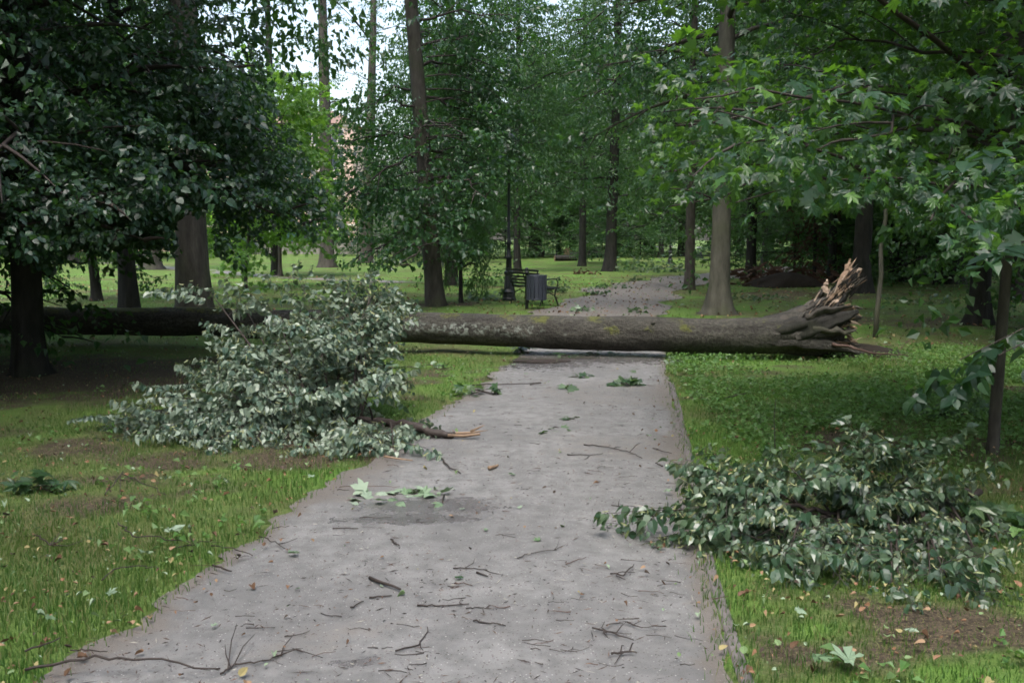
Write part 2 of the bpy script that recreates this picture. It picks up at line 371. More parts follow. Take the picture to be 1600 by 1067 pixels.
SP2 = sidepath([(960, 384), (1000, 385), (1060, 386), (1140, 388)], 7.0, 'distant_path')

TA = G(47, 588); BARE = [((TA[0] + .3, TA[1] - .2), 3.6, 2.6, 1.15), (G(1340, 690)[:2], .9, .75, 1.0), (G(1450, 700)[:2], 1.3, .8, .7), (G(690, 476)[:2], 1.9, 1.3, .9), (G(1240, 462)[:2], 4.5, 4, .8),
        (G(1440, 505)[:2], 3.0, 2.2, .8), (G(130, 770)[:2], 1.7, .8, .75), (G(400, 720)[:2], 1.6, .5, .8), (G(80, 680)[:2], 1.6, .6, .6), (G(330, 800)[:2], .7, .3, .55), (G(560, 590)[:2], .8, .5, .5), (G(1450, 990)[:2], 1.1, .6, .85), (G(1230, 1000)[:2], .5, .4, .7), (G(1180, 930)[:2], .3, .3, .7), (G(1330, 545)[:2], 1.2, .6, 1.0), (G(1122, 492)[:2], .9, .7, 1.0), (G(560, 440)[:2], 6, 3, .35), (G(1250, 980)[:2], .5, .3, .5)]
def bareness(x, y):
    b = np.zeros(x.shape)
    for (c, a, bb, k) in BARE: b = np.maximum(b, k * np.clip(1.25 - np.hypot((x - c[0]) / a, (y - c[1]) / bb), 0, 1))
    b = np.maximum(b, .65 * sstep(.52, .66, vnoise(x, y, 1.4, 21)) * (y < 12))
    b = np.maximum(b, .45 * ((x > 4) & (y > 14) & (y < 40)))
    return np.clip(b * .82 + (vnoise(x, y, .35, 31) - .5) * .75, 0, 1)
nu, nv = 300, 340
u = np.linspace(-1, 1, nu); gx = 320 * np.sinh(6.2 * u) / math.sinh(6.2) - .5
v = np.linspace(-.62, 1, nv); gy = 6 + 640 * np.sinh(6.6 * v) / math.sinh(6.6)
X, Y = np.meshgrid(gx, gy, indexing='ij'); xf, yf = X.ravel(), Y.ravel()
ip = inpoly(xf, yf); near = np.hypot(xf, yf - 6) < 40
dmin = np.full(xf.shape, 9.0); idx = np.where(near)[0]
for c in range(0, len(idx), 4000):
    k = idx[c:c + 4000]; dmin[k] = np.min(np.hypot(xf[k][:, None] - POLY[::3, 0][None], yf[k][:, None] - POLY[::3, 1][None]), 1)
def gz(x, y, d): return np.where(d > 0, (vnoise(x, y, .9, 41) - .42) * .07 * sstep(.05, 1.2, d), -.03)
Z = np.where(ip, -.03 * np.clip(dmin * 8, 0, 1), (vnoise(xf, yf, .9, 41) - .42) * .06 * sstep(.05, 1.2, dmin))
i, j = np.meshgrid(np.arange(nu - 1), np.arange(nv - 1), indexing='ij'); i = i.ravel(); j = j.ravel()
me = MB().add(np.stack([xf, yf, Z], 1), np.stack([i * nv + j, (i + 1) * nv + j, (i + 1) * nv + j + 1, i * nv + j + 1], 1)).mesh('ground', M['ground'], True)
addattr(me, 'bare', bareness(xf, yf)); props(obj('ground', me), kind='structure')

kerb = props(bpy.data.objects.new('kerb', None), kind='structure'); COL.objects.link(kerb)
seg = RP[(RP[:, 1] < 12.5)]; dl = np.concatenate([[0], np.cumsum(np.hypot(*np.diff(seg, axis=0).T))]); pos = 0.0; rg = random.Random(5)
while pos < dl[-1] - .8:
    L = rg.uniform(.72, .98); a = np.array([np.interp(pos, dl, seg[:, k]) for k in (0, 1)]); b = np.array([np.interp(pos + L - .012, dl, seg[:, k]) for k in (0, 1)])
    pos += L; c = (a + b) / 2; t = (b - a) / np.linalg.norm(b - a); nn = np.array([t[1], -t[0]])
    m = MB(); w = .028; h = .055; bv = .008; hl = np.linalg.norm(b - a) / 2
    prof = [(-w, -h), (-w, h - bv), (-w + bv, h), (w - bv, h), (w, h - bv), (w, -h)]
    VV = [(e * hl, p[0], p[1]) for e in (-1, 1) for p in prof]; nq = len(prof)
    m.add(VV, [[k, k + 1, nq + k + 1, nq + k] for k in range(nq - 1)], [list(range(nq))[::-1]], [list(range(nq, 2 * nq))])
    o = obj('kerb_stone', m.mesh('kerb_stone', M['stone']), kerb, (c[0] + nn[0] * .03, c[1] + nn[1] * .03, -.042 + rg.uniform(-.008, .008)))
    o.rotation_euler = (rg.uniform(-.03, .03), rg.uniform(-.012, .012), math.atan2(t[1], t[0]) + rg.uniform(-.015, .015))

def puddle(c, a, b, seed):
    n = 40; an = np.arange(n) * 2 * math.pi / n; rr = .55 + .75 * vnoise(np.cos(an) * 2 + seed * 7, np.sin(an) * 2, .7, seed, 3)
    P = np.stack([c[0] + a * rr * np.cos(an), c[1] + b * rr * np.sin(an), np.full(n, .026)], 1)
    single('puddle', MB().add(np.vstack([[[c[0], c[1], .026]], P]), [[0, 1 + k, 1 + (k + 1) % n] for k in range(n)]).mesh('puddle', M['water'], True), None, None, kind='structure')
for k, (px, py, a, b) in enumerate([(845, 566, .40, .30), (905, 562, .35, .12)]):
    puddle(G(px, py)[:2], a, b, k + 2)

# ------------------------------------------------------------------ leaves, sprays, trees
def sh_linden(curl, fold):
    m = np.array([(0, 0), (.48, 0), (1.02, 0)]); sd_ = np.array([(-.05, .2), (.2, .41), (.6, .33)])
    V = [(x, 0, -curl * x * x) for x, _ in m] + [(x, y, fold * y - curl * max(x, 0) ** 2) for x, y in sd_] + [(x, -y, fold * y - curl * max(x, 0) ** 2) for x, y in sd_]
    f = [(0, 4, 3), (0, 1, 4), (1, 5, 4), (1, 2, 5), (0, 6, 7), (0, 7, 1), (1, 7, 8), (1, 8, 2)]
    return np.array(V), np.array(f)
def sh_low(w, fold, curl):
    return np.array([(0, 0, 0), (.45, w, fold * w), (1, 0, -curl), (.45, -w, fold * w)]), np.array([(0, 2, 1), (0, 3, 2)])
def sh_mid(curl, fold):
    V = [(0, 0, 0), (1, 0, -curl), (.12, .36, fold * .36), (.58, .34, fold * .34 - curl * .3), (.12, -.36, fold * .36), (.58, -.34, fold * .34 - curl * .3)]
    return np.array(V), np.array([(0, 3, 2), (0, 1, 3), (0, 4, 5), (0, 5, 1)])
def sh_maple(droop, pleat):
    half = [(0, 1.0), (12, .72), (20, .70), (27, .46), (38, .66), (50, .92), (60, .66), (68, .60), (80, .40), (98, .50), (112, .60), (128, .38), (160, .26)]
    pol = half + [(-a, r) for a, r in half[:0:-1]]
    V = [(0.0, 0, 0)]
    for a, r in pol:
        x = r * math.cos(math.radians(a)); y = r * math.sin(math.radians(a))
        V.append((x, y, -droop * r * r + pleat * (.5 - r) * .4))
    V = np.array(V); V[:, 0] += .1; n = len(pol)
    return V, np.array([(0, 1 + k, 1 + (k + 1) % n) for k in range(n)])
def sh_maplelo(droop):
    pol = [(0, 1.0), (27, .45), (50, .9), (80, .4), (112, .6), (165, .25), (-165, .25), (-112, .6), (-80, .4), (-50, .9), (-27, .45)]
    V = [(0, 0, 0)] + [(r * math.cos(math.radians(a)), r * math.sin(math.radians(a)), -droop * r * r) for a, r in pol]; n = len(pol)
    return np.array(V), np.array([(0, 1 + k, 1 + (k + 1) % n) for k in range(n)])
SH = {'linden': [sh_linden(.12, .25), sh_linden(.3, .45), sh_linden(-.05, .1)], 'low': [sh_low(.4, .3, .15), sh_low(.36, .6, .3)],
      'limpleaf': [sh_linden(.1, .9), sh_linden(.55, 1.3), sh_linden(.3, .5), sh_linden(-.35, .8)], 'limpleaf2': [sh_linden(.15, .6), sh_linden(.5, .8), sh_linden(.2, .3)], 'linmid': [sh_mid(.15, .25), sh_mid(.3, .5), sh_mid(0, .12)], 'maple': [sh_maple(.15, .2), sh_maple(.45, .3), sh_maple(-.05, .1)], 'maplelo': [sh_maplelo(.15), sh_maplelo(.45)],
      'bract': [(np.array([(0, -.07, 0), (0, .07, 0), (.6, .12, .04), (1, 0, -.1), (.6, -.12, .04)], float), np.array([(0, 2, 1), (0, 4, 2), (4, 3, 2)]))]}

def template(seed, L=1.0, nsub=6, gap=.07, size=.1, hang=.35, pair=False, sub_len=.5, pet=.02, tilt=.6):
    g = np.random.default_rng(seed); P = []; D = []; N = []; S = []; T = []
    def twig(o, d, ln):
        n = max(3, int(ln / .15)); tt = np.linspace(0, 1, n + 1)
        side = np.array([-d[1], d[0], 0]); bend = g.normal(0, .10)
        pts = o + np.outer(tt * ln, d) + np.outer(tt ** 2 * ln * bend, side) + np.outer(tt ** 2, [0, 0, -.16 * ln]); T.append((pts, ln)); return pts
    def leaves(pts, ln, t0):
        ns = max(2, int(ln * (1 - t0) / gap)); sgn = 1
        for k in range(ns + 1):
            t = t0 + (1 - t0) * k / ns; q = t * (len(pts) - 1); i = min(int(q), len(pts) - 2); p = pts[i] + (pts[i + 1] - pts[i]) * (q - i)
            d = nrm(pts[i + 1] - pts[i])
            for sg in ((1, -1) if pair else (sgn,)):
                a = sg * g.uniform(.5, 1.2) if k < ns else g.normal(0, .3)
                ld = np.array([d[0] * math.cos(a) - d[1] * math.sin(a), d[0] * math.sin(a) + d[1] * math.cos(a), d[2]])
                ld = nrm(ld + [0, 0, -max(0, g.normal(hang, .28))]); up = np.array([g.normal(0, tilt), g.normal(0, tilt), 1.0]) + .5 * np.array([ld[0], ld[1], 0])
                P.append(p + ld * pet * g.uniform(.5, 1.4)); D.append(ld); N.append(up); S.append(size * g.uniform(.5, 1.28))
            sgn = -sgn
    main = twig(np.zeros(3), np.array([1., 0, 0]), L); leaves(main, L, .25)
    for k in range(nsub):
        t = .12 + .75 * k / max(1, nsub - 1) * g.uniform(.9, 1.1); q = min(t, .98) * (len(main) - 1); i = int(q); o = main[i] + (main[i + 1] - main[i]) * (q - i)
        a = (1 if k % 2 else -1) * g.uniform(.6, 1.05); ln = sub_len * L * (1.15 - t) * g.uniform(.7, 1.25)
        leaves(twig(o, np.array([math.cos(a), math.sin(a), g.normal(0, .12)]), ln), ln, .12)
    P = np.array(P); D = nrm(np.array(D)); B = nrm(np.cross(np.array(N), D)); N = np.cross(D, B)
    return dict(P=P, D=D, N=N, S=np.array(S), T=T)
TP = {'lindenD': [template(110 + k, 1.0, 7, .050, .072, .45) for k in range(6)], 'edge': [template(90 + k, .8, 3, .09, .105, .22, sub_len=.4, tilt=.2) for k in range(4)], 'linden': [template(10 + k) for k in range(6)],
      'lindenS': [template(20 + k, .8, 4, .075, .1, .45) for k in range(5)],
      'limp': [template(30 + k, .55, 5, .031, .057, 1.9, sub_len=.5) for k in range(6)],
      'maple': [template(40 + k, .8, 4, .092, .060, .5, True, .5, .07) for k in range(6)],
      'far': [template(50 + k, 1.5, 6, .15, .17, .35, sub_len=.55) for k in range(6)],
      'mid': [template(60 + k, 1.2, 6, .10, .125, .4, sub_len=.5) for k in range(6)],
      'farmaple': [template(70 + k, 1.3, 5, .17, .13, .4, True, .5, .1) for k in range(5)]}

def expand(spr, kind, g, twigs=None, twig_r=.004):
    """spr: list of (origin, direction, up, scale) -> leaf arrays P, D, N, S; twig tubes go into the MB twigs"""
    O = np.array([s[0] for s in spr]); X = nrm(np.array([s[1] for s in spr])); U = np.array([s[2] for s in spr]); K = np.array([s[3] for s in spr])
    Yv = nrm(np.cross(U, X)); Zv = np.cross(X, Yv); tid = g.integers(0, len(TP[kind]), len(spr)); out = [[], [], [], []]
    for k, t in enumerate(TP[kind]):
        w = np.where(tid == k)[0]
        if not len(w): continue
        Rm = np.stack([X[w], Yv[w], Zv[w]], 2)
        rot = lambda A: np.einsum('sij,lj->sli', Rm, A)
        out[0].append((O[w][:, None] + K[w][:, None, None] * rot(t['P'])).reshape(-1, 3)); out[1].append(rot(t['D']).reshape(-1, 3)); out[2].append(rot(t['N']).reshape(-1, 3))
        out[3].append((np.ones((len(w), 1)) * t['S'][None] * np.clip(K[w], .8, 1.2)[:, None]).ravel())
        if twigs is not None:
            for (pts, ln) in t['T']:
                Vt, Qt, _ = tube(pts, np.linspace(twig_r * (.6 + .6 * ln), twig_r * .35, len(pts)), 3, False)
                VV = (O[w][:, None] + K[w][:, None, None] * rot(Vt)); nv_ = len(Vt)
                QQ = (Qt[None] + (np.arange(len(w)) * nv_)[:, None, None]).reshape(-1, 4); twigs.add(VV.reshape(-1, 3), QQ)
    return [np.concatenate(o) for o in out]

def leaf_mesh(name, L, shape, mat, g, jitter=.25, keep=None):
    P, D, N, S = L if keep is None else [a[keep] for a in L]
    if jitter: D = nrm(D + g.normal(0, jitter, D.shape)); N = N + g.normal(0, jitter, N.shape)
    B = nrm(np.cross(N, D)); N = np.cross(D, B); mb = MB(); sid = g.integers(0, len(SH[shape]), len(P))
    for k, (V, Fc) in enumerate(SH[shape]):
        w = np.where(sid == k)[0]
        if not len(w): continue
        VV = P[w][:, None] + S[w][:, None, None] * (V[None, :, :1] * D[w][:, None] + V[None, :, 1:2] * B[w][:, None] + V[None, :, 2:] * N[w][:, None])
        mb.add(VV.reshape(-1, 3), (Fc[None] + (np.arange(len(w)) * len(V))[:, None, None]).reshape(-1, 3))
    return mb.mesh(name, mat)
_lm = {}
def leaf_objs(L, idx, shape, mat, parent, g, off=(0, 0, 0)):
    P, D, N, S = L
    for k in idx:
        v_ = int(g.integers(0, len(SH[shape]))); key = (shape, v_, mat.name)
        if key not in _lm: _lm[key] = MB().add(*SH[shape][v_]).mesh('leaf', mat)
        d = D[k]; b = nrm(np.cross(N[k], d)); n = np.cross(d, b); s_ = S[k]; o = obj('leaf', _lm[key], parent); p = P[k] - np.asarray(off)
        o.matrix_local = Matrix(((d[0] * s_, b[0] * s_, n[0] * s_, p[0]), (d[1] * s_, b[1] * s_, n[1] * s_, p[1]), (d[2] * s_, b[2] * s_, n[2] * s_, p[2]), (0, 0, 0, 1)))
def largest(L, base, n):
    x, y, z = project(L[0] + base); s_ = np.where((x > 5) & (x < 1595) & (y > 5) & (y < 1062) & (z > .5), L[3] / z, 0)
    k = np.argsort(-s_)[:n]; return k[s_[k] > 0]

def trunk_geo(g, H, r, lean=(0, 0), sides=12, n=16, flare=.7, wig=.12, lobes=5, zmax=None):
    tt = np.linspace(0, 1, n) ** 1.6; z = tt * H; w = np.cumsum(g.normal(0, wig * .25, (n, 2)), 0); w -= w[0]
    P = np.stack([lean[0] * tt + w[:, 0] * tt, lean[1] * tt + w[:, 1] * tt, z], 1)
    P = np.vstack([P[:1] + [0, 0, -.25], P[:1], P[:1] + (P[1] - P[0]) * .4 if z[1] > .12 else P[:1] + [0, 0, .02], P[1:]]); zz = np.maximum(P[:, 2], -.25)
    rad = r * np.clip(1 - .8 * zz / H, .08, 1) ** .75; fl = flare * np.exp(-np.maximum(zz, 0) / (r * 1.1)); fl[0] = flare * 1.25
    V, Q, T = tube(P, np.ones(len(P)), sides, False); a = np.arctan2(1, 1)
    V = V.reshape(len(P), sides, 3); ang = np.arange(sides) * 2 * math.pi / sides; ph = g.uniform(0, 6.28)
    lob = .75 + .45 * np.cos(lobes * ang + ph) + .2 * g.normal(0, 1, sides)
    rr = rad[:, None] * (1 + fl[:, None] * lob[None]) * (1 + .05 * g.normal(0, 1, (len(P), sides)) * .6)
    V = P[:, None] + (V - P[:, None]) * rr[:, :, None]
    return V.reshape(-1, 3), Q, P, rad

def gen_tree(seed, H, r, zb, R, nl, kind, nsec=6, spm=2.0, lean=(0, 0), sides=10, elev=(.12, 1.1), droop=.32, sc=1.0, twigs=False, azr=None, flare=.7, wig=.12, prof=.55, fuzz=.14, lc=None, zp=.9):
    g = np.random.default_rng(seed); tv, tq, P, rad = trunk_geo(g, H, r, lean, sides, flare=flare, wig=wig)
    limbs = []; spr = []; tw = MB() if twigs else None; limbmb = MB()
    for k in range(nl):
        u = (k + .5 * g.random()) / nl; z0 = zb + (H * .97 - zb) * u ** zp; az = (k * 2.39996 + g.normal(0, .35)) if azr is None else g.uniform(*azr)
        i = min(np.searchsorted(P[:, 2], z0), len(P) - 1); f = (z0 - P[i - 1, 2]) / max(1e-6, P[i, 2] - P[i - 1, 2]); o = P[i - 1] + (P[i] - P[i - 1]) * f
        ln = R * max(.22, (1 - u ** 1.8) ** prof) * g.uniform(.75, 1.12); el = elev[0] + (elev[1] - elev[0]) * u + g.normal(0, .1)
        d = np.array([math.cos(az) * math.cos(el), math.sin(az) * math.cos(el), math.sin(el)]); t = np.linspace(0, 1, 7)
        sw = g.normal(0, .12) * np.array([-d[1], d[0], 0]); L = o + np.outer(t * ln, d) + np.outer(t ** 2 * ln, sw) + np.outer(t ** 2, [0, 0, -droop * ln * (1 - .5 * u)])
        L[1:-1] += g.normal(0, .025 * ln, (5, 3)); r0 = min(r * .5, .012 + .014 * ln) * (1 - .4 * u)
        if lc is not None:
            bad = lc(L); n_ok = 7 if not bad[1:].any() else int(np.argmax(bad[1:])) + 1
            if n_ok < 3: continue
            if n_ok < 7: q_ = np.linspace(0, n_ok - 1, 7); L = np.stack([np.interp(q_, np.arange(7), L[:, c_]) for c_ in range(3)], 1); ln *= n_ok / 7
        limbmb.tube(L, np.linspace(r0, .006, 7), 5, False)
        for q in range(nsec + 1):
            tq_ = .22 + .78 * q / nsec; x = tq_ * 6; ii = min(int(x), 5); so = L[ii] + (L[ii + 1] - L[ii]) * (x - ii); dd = nrm(L[ii + 1] - L[ii])
            a = (0 if q == nsec else (1 if q % 2 else -1) * g.uniform(.5, 1.2)); sl = ln * (.30 + .25 * g.random()) * (1.25 - tq_) if q < nsec else ln * .15
            sd_ = np.array([dd[0] * math.cos(a) - dd[1] * math.sin(a), dd[0] * math.sin(a) + dd[1] * math.cos(a), dd[2] * .5 + g.normal(.05, .35)]); sd_ = nrm(sd_)
            S_ = so + np.outer(np.linspace(0, 1, 4) * sl, sd_) + np.outer(np.linspace(0, 1, 4) ** 2, [0, 0, -.18 * sl])
            if sl > .3 and (lc is None or not lc(S_).any()): limbmb.tube(S_, np.linspace(r0 * .35 + .003, .004, 4), 4, False)
            ns = max(1, int(round(sl * spm)))
            for m_ in range(ns):
                tt = (m_ + g.random() * .8 + .2) / ns; p = S_[0] + (S_[3] - S_[0]) * min(tt, 1) + g.normal(0, fuzz, 3); a2 = g.normal(0, 1.0)
                xd = np.array([sd_[0] * math.cos(a2) - sd_[1] * math.sin(a2), sd_[0] * math.sin(a2) + sd_[1] * math.cos(a2), sd_[2] * .4 - .12 + g.normal(0, .38)])
                spr.append((p, xd, np.array([g.normal(0, .4), g.normal(0, .4), 1.0]), sc * g.uniform(.7, 1.2)))
    L = expand(spr, kind, g, tw)
    return dict(trunk=(tv, tq), limbs=limbmb, leaves=L, tw=tw, g=g, P=P)

def put_tree(name, label, base, T, leafmat, shape, bark, group=None, nleaf=0, cull=None, cat='tree', extra=None, jitter=.25):
    root = thing(name, label, cat, base, group); g = T['g']; L = T['leaves']
    obj('trunk', MB().add(*T['trunk']).mesh('trunk', bark, True), root)
    mb = T['limbs']
    if T['tw'] is not None and T['tw'].n: mb.add(np.concatenate(T['tw'].v), *T['tw'].f)
    obj('branches', mb.mesh('branches', M['twig'] if bark is not M['bark_grey'] else M['bark'], True), root)
    if extra is not None: L = [np.concatenate([a, b]) for a, b in zip(L, extra)]
    if cull is not None:
        k = ~cull(L[0] + np.asarray(base)); L = [a[k] for a in L]
    k = L[0][:, 2] > .06; L = [a[k] for a in L]
    keep = np.ones(len(L[0]), bool); big = largest(L, np.asarray(base), nleaf) if nleaf else []
    keep[big] = False
    cr = obj('crown', leaf_mesh('crown', L, shape, leafmat, g, jitter, keep), root, kind='stuff')
    if nleaf: leaf_objs(L, big, {'linmid': 'linden', 'maplelo': 'maple'}.get(shape, shape), leafmat, cr, g)
    return root

# prototypes of background trees, shared by many trees
PROTO = {}
def proto(key, *a, shape='low', mat='far', **kw):
    T = gen_tree(*a, **kw); L = T['leaves']; k = L[0][:, 2] > .1; L = [x[k] for x in L]
    PROTO[key] = (MB().add(*T['trunk']).mesh('trunk', None, True), T['limbs'].mesh('branches', M['bark_dark'], True), leaf_mesh('crown', L, shape, M[mat], T['g'], .3), a[1], a[2])
    print('proto', key, len(L[0]))
proto('tall', 101, 18, .3, 4.2, 4.6, 36, 'far', 7, 2.6, fuzz=.3, sides=10, flare=.5)
proto('tall2', 102, 20, .3, 5.0, 4.2, 36, 'far', 7, 2.6, fuzz=.3, sides=10, flare=.5)
proto('tall3', 103, 16, .3, 3.2, 5.0, 36, 'far', 7, 2.4, fuzz=.3, sides=10, droop=.4, flare=.5)
proto('sparse', 104, 22, .3, 5.0, 3.0, 22, 'mid', 5, .9, sides=10, flare=.5)
proto('low', 105, 7.5, .09, 1.0, 2.6, 32, 'mid', 6, 2.6, sides=8, droop=.35, fuzz=.2)
proto('low2', 106, 6.5, .08, .7, 3.0, 30, 'mid', 6, 2.6, sides=8, droop=.4, fuzz=.2)
proto('shrub', 107, 2.6, .03, .15, 1.5, 22, 'mid', 4, 1.6, sides=6, sc=.7, elev=(.2, 1.2))
proto('brightlow', 108, 6.5, .08, 1.6, 2.0, 24, 'farmaple', 5, 2.4, sides=8, shape='maplelo', mat='bright')
_tm = {}
def bg_tree(name, label, base, key, r, H, bark='bark_dark', group=None, rz=None, lean=(0, 0), crown=1.0, cat='tree', sep=None):
    tm, lm, cm, H0, r0 = PROTO[key]; rg_ = random.Random(hash((round(base[0], 2), round(base[1], 2))) & 0xffff)
    root = thing(name, label, cat, base, group, rg_.uniform(0, 6.28) if rz is None else rz)
    k2 = (key, bark)
    if k2 not in _tm:
        _tm[k2] = tm.copy(); _tm[k2].materials.clear(); _tm[k2].materials.append(M[bark])
    t = obj('trunk', _tm[k2], root); t.scale = (r / r0, r / r0, H / H0)
    b = obj('branches', lm, root); b.scale = (crown, crown, H / H0)
    c = obj('crown', cm, root, kind='stuff'); c.scale = (crown, crown, H / H0)
    z = root.rotation_euler.z; root.rotation_euler = (0, 0, z)
    if lean != (0, 0): root.rotation_mode = 'XYZ'; root.matrix_world = Matrix.Translation(root.location) @ Matrix.Rotation(lean[0], 4, 'Y') @ Matrix.Rotation(lean[1], 4, 'X') @ Matrix.Rotation(z, 4, 'Z')
    return root

def gb(px, py): p = G(px, py); return (p[0], p[1], 0.0)
def rad(wpx, b): return wpx * math.hypot(b[0], b[1]) / F / 2

# ---- key trees near the camera
b = gb(47, 588)
def cullA(P):
    x, y, z = project(P); low = 368 + 60 * vnoise(x, y * 0, 55, 3) + 50 * np.exp(-((x - 400) / 45) ** 2) + 40 * np.exp(-((x - 60) / 60) ** 2)
    return (z > 0) & (((np.abs(x - 305) < 30) & (y > 300 + 60 * vnoise(x, y, 25, 6))) | ((x > 415) & (y > 130) & (x > 415 + (y - 130) * .55)) | (y > low) | ((x > 415) & (y <= 130)) | (z < 4.5))
TT = gen_tree(201, 13, .172, 1.9, 4.1, 80, 'lindenD', 7, 4.6, zp=1.9, lean=(.1, .2), sides=14, elev=(.0, 1.0), droop=.30, twigs=False, flare=.55, lc=lambda L: cullA(L + np.array(b)))
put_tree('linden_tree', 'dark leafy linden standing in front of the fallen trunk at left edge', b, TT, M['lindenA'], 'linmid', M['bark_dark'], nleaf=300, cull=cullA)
b = (-7.4, 7.2, 0)
def cullA2(P):
    x, y, z = project(P); return ((z > 0) & ((y > 200) | (x > 260))) | (z < 4.5) & (z > -3) & (P[:, 0] > -4.0)
TT = gen_tree(202, 12, .2, 2.6, 4.4, 54, 'lindenD', 6, 3.2, zp=1.4, sides=10, twigs=False, lc=lambda L: cullA2(L + np.array(b)))
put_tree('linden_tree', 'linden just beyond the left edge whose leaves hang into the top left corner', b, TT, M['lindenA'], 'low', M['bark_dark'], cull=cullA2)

# maple sapling at right
b = gb(1550, 708)
def cullX(P):
    x, y, z = project(P); lim = 265 + 120 * vnoise(x, y * 0, 90, 5) + 70 * sstep(1320, 1500, x)
    return (z > 0) & ((y > lim) | (x < 975 + 60 * vnoise(y, x * 0, 80, 8)) | (z < 4.0))
TT = gen_tree(203, 7.6, .043, 1.8, 2.95, 66, 'maple', 6, 4.6, zp=1.5, lean=(.25, .1), sides=12, elev=(.0, .95), droop=.2, twigs=False, flare=.25, wig=.06, lc=lambda L: cullX(L + np.array(b)))
for pts, r0, r1 in [([(1350, -20, 6.2), (1400, 20, 6.35), (1455, 58, 6.5), (1505, 98, 6.65), (1572, 175, 6.95)], .014, .026), ([(1085, 155, 5.6), (1130, 150, 5.7), (1175, 138, 5.8), (1250, 152, 6.0), (1330, 160, 6.2), (1400, 175, 6.4), (1570, 230, 6.95)], .005, .012)]:
    TT['limbs'].tube(np.array([D_(*p) for p in pts]) - np.array(b), np.linspace(r0, r1, len(pts)), 6, False)
put_tree('maple_sapling', 'slim young maple stem beside the right bough, broad leaves filling upper right', b, TT, M['maple'], 'maplelo', M['bark'], nleaf=300, cull=cullX)
# linden beyond the right edge with low twigs reaching into view
b = (5.2, 5.6, 0); g = np.random.default_rng(77)
TT = gen_tree(204, 9, .14, 4.0, 2.2, 18, 'linden', 5, 1.6, sides=10)
ex = []; tws = TT['limbs']
def reach(p0, p1, n, r0=.012, sag=.1):
    t = np.linspace(0, 1, 7); P = np.asarray(p0)[None] * (1 - t)[:, None] + np.asarray(p1)[None] * t[:, None]; P[:, 2] += sag * np.sin(t * np.pi) - b[2]; P = P - np.array(b)
    tws.tube(P, np.linspace(r0, .003, 7), 5, False)
    for k in range(n):
        q = 1 - .42 * k / n; x = q * 6; i = min(int(x), 5); o = P[i] + (P[i + 1] - P[i]) * (x - i); d = nrm(P[i + 1] - P[i]); a = g.normal(0, .5) if k else 0
        ex.append((o, np.array([d[0] * math.cos(a) - d[1] * math.sin(a), d[0] * math.sin(a) + d[1] * math.cos(a), d[2] - .1]), np.array([0, 0, 1.0]), .45))
reach((5.2, 5.6, 1.9), D_(1500, 562, 5.2), 5, sag=.1); reach((5.2, 5.6, 1.8), D_(1560, 555, 5.0), 3)
exl1 = expand(ex, 'lindenS', g, TT['tw']); ex.clear()
reach((5.2, 5.6, 2.5), D_(1600, 215, 3.9), 2, sag=.02); reach((5.2, 5.6, 1.8), D_(1602, 376, 4.0), 1, sag=.02)
exl2 = expand(ex, 'edge', g, TT['tw']); exl2[1] = nrm(exl2[1] * [1, 1, .25] + [0, 0, -.12]); exl2[2] = np.array([0, 0, 1.0]) + g.normal(0, .08, exl2[2].shape)
exl = [np.concatenate(q) for q in zip(exl1, exl2)]
def cullR(P):
    x, y, z = project(P); return (z > 0) & (((x < 1400) | (z < 3.2)))
TT['leaves'] = [a[~cullR(TT['leaves'][0] + np.array(b)) & ~((lambda q: (q[2] > 0) & (q[0] < 1620) & (q[1] > -30))(project(TT['leaves'][0] + np.array(b))))] for a in TT['leaves']]
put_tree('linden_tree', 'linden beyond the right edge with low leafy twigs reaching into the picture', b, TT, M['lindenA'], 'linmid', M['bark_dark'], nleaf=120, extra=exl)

# trees in the middle distance with crowns of their own
b = gb(680, 478)
def cullI(P):
    x, y, z = project(P); return ((y > 395) & (x > 750)) | (y > 420) | ((x > 772) & (y > 284) & (x < 835)) | ((x > 860) & (y > 300)) | ((x < 640) & (y < 110) & (vnoise(x, y, 40, 2) < .62)) | (x < 520 + (y < 150) * 60)
TT = gen_tree(205, 15, rad(29, b), 1.5, 3.0, 60, 'mid', 7, 2.8, lean=(-1.1, .3), sides=12, elev=(-.05, .8), droop=.3, flare=.35, prof=.45, lc=lambda L: cullI(L + np.array(b)))
g = np.random.default_rng(78); ex = []; tws = TT['limbs']; I0 = D_(668, 250, b[1])
for (px, py, Yd, pz) in [(835, 262, 22.2, 215), (800, 232, 22.4, 190), (770, 200, 22.6, 160), (820, 200, 23, 140), (760, 260, 21.6, 220), (740, 300, 21.4, 250), (790, 170, 22.5, 120), (600, 300, 21.6, 240), (575, 330, 22, 270), (640, 340, 21.2, 300), (700, 350, 21.2, 310), (810, 140, 23, 90)]:
    p0 = D_(666, pz, b[1]); p1 = D_(px, py, Yd); t = np.linspace(0, 1, 7); P = p0[None] * (1 - t)[:, None] + p1[None] * t[:, None]; P[:, 2] += .35 * np.sin(t * np.pi * .9); P = P - np.array(b)
    tws.tube(P, np.linspace(.022, .005, 7), 5, False)
    for k in range(9):
        q = .3 + .7 * k / 8; x = q * 6; i = min(int(x), 5); o = P[i] + (P[i + 1] - P[i]) * (x - i); d = nrm(P[i + 1] - P[i]); a = g.normal(0, .7)
        ex.append((o + g.normal(0, .08, 3), np.array([d[0] * math.cos(a) - d[1] * math.sin(a), d[0] * math.sin(a) + d[1] * math.cos(a), d[2] - .1]), np.array([0, 0, 1.0]), g.uniform(.5, .8)))
exI = expand(ex, 'mid', g)
put_tree('linden_tree', 'brown linden trunk left of the lamp post with drooping tiered foliage', b, TT, M['linden'], 'low', M['bark'], cull=cullI, jitter=.3, extra=exI)
b = gb(1122, 492)
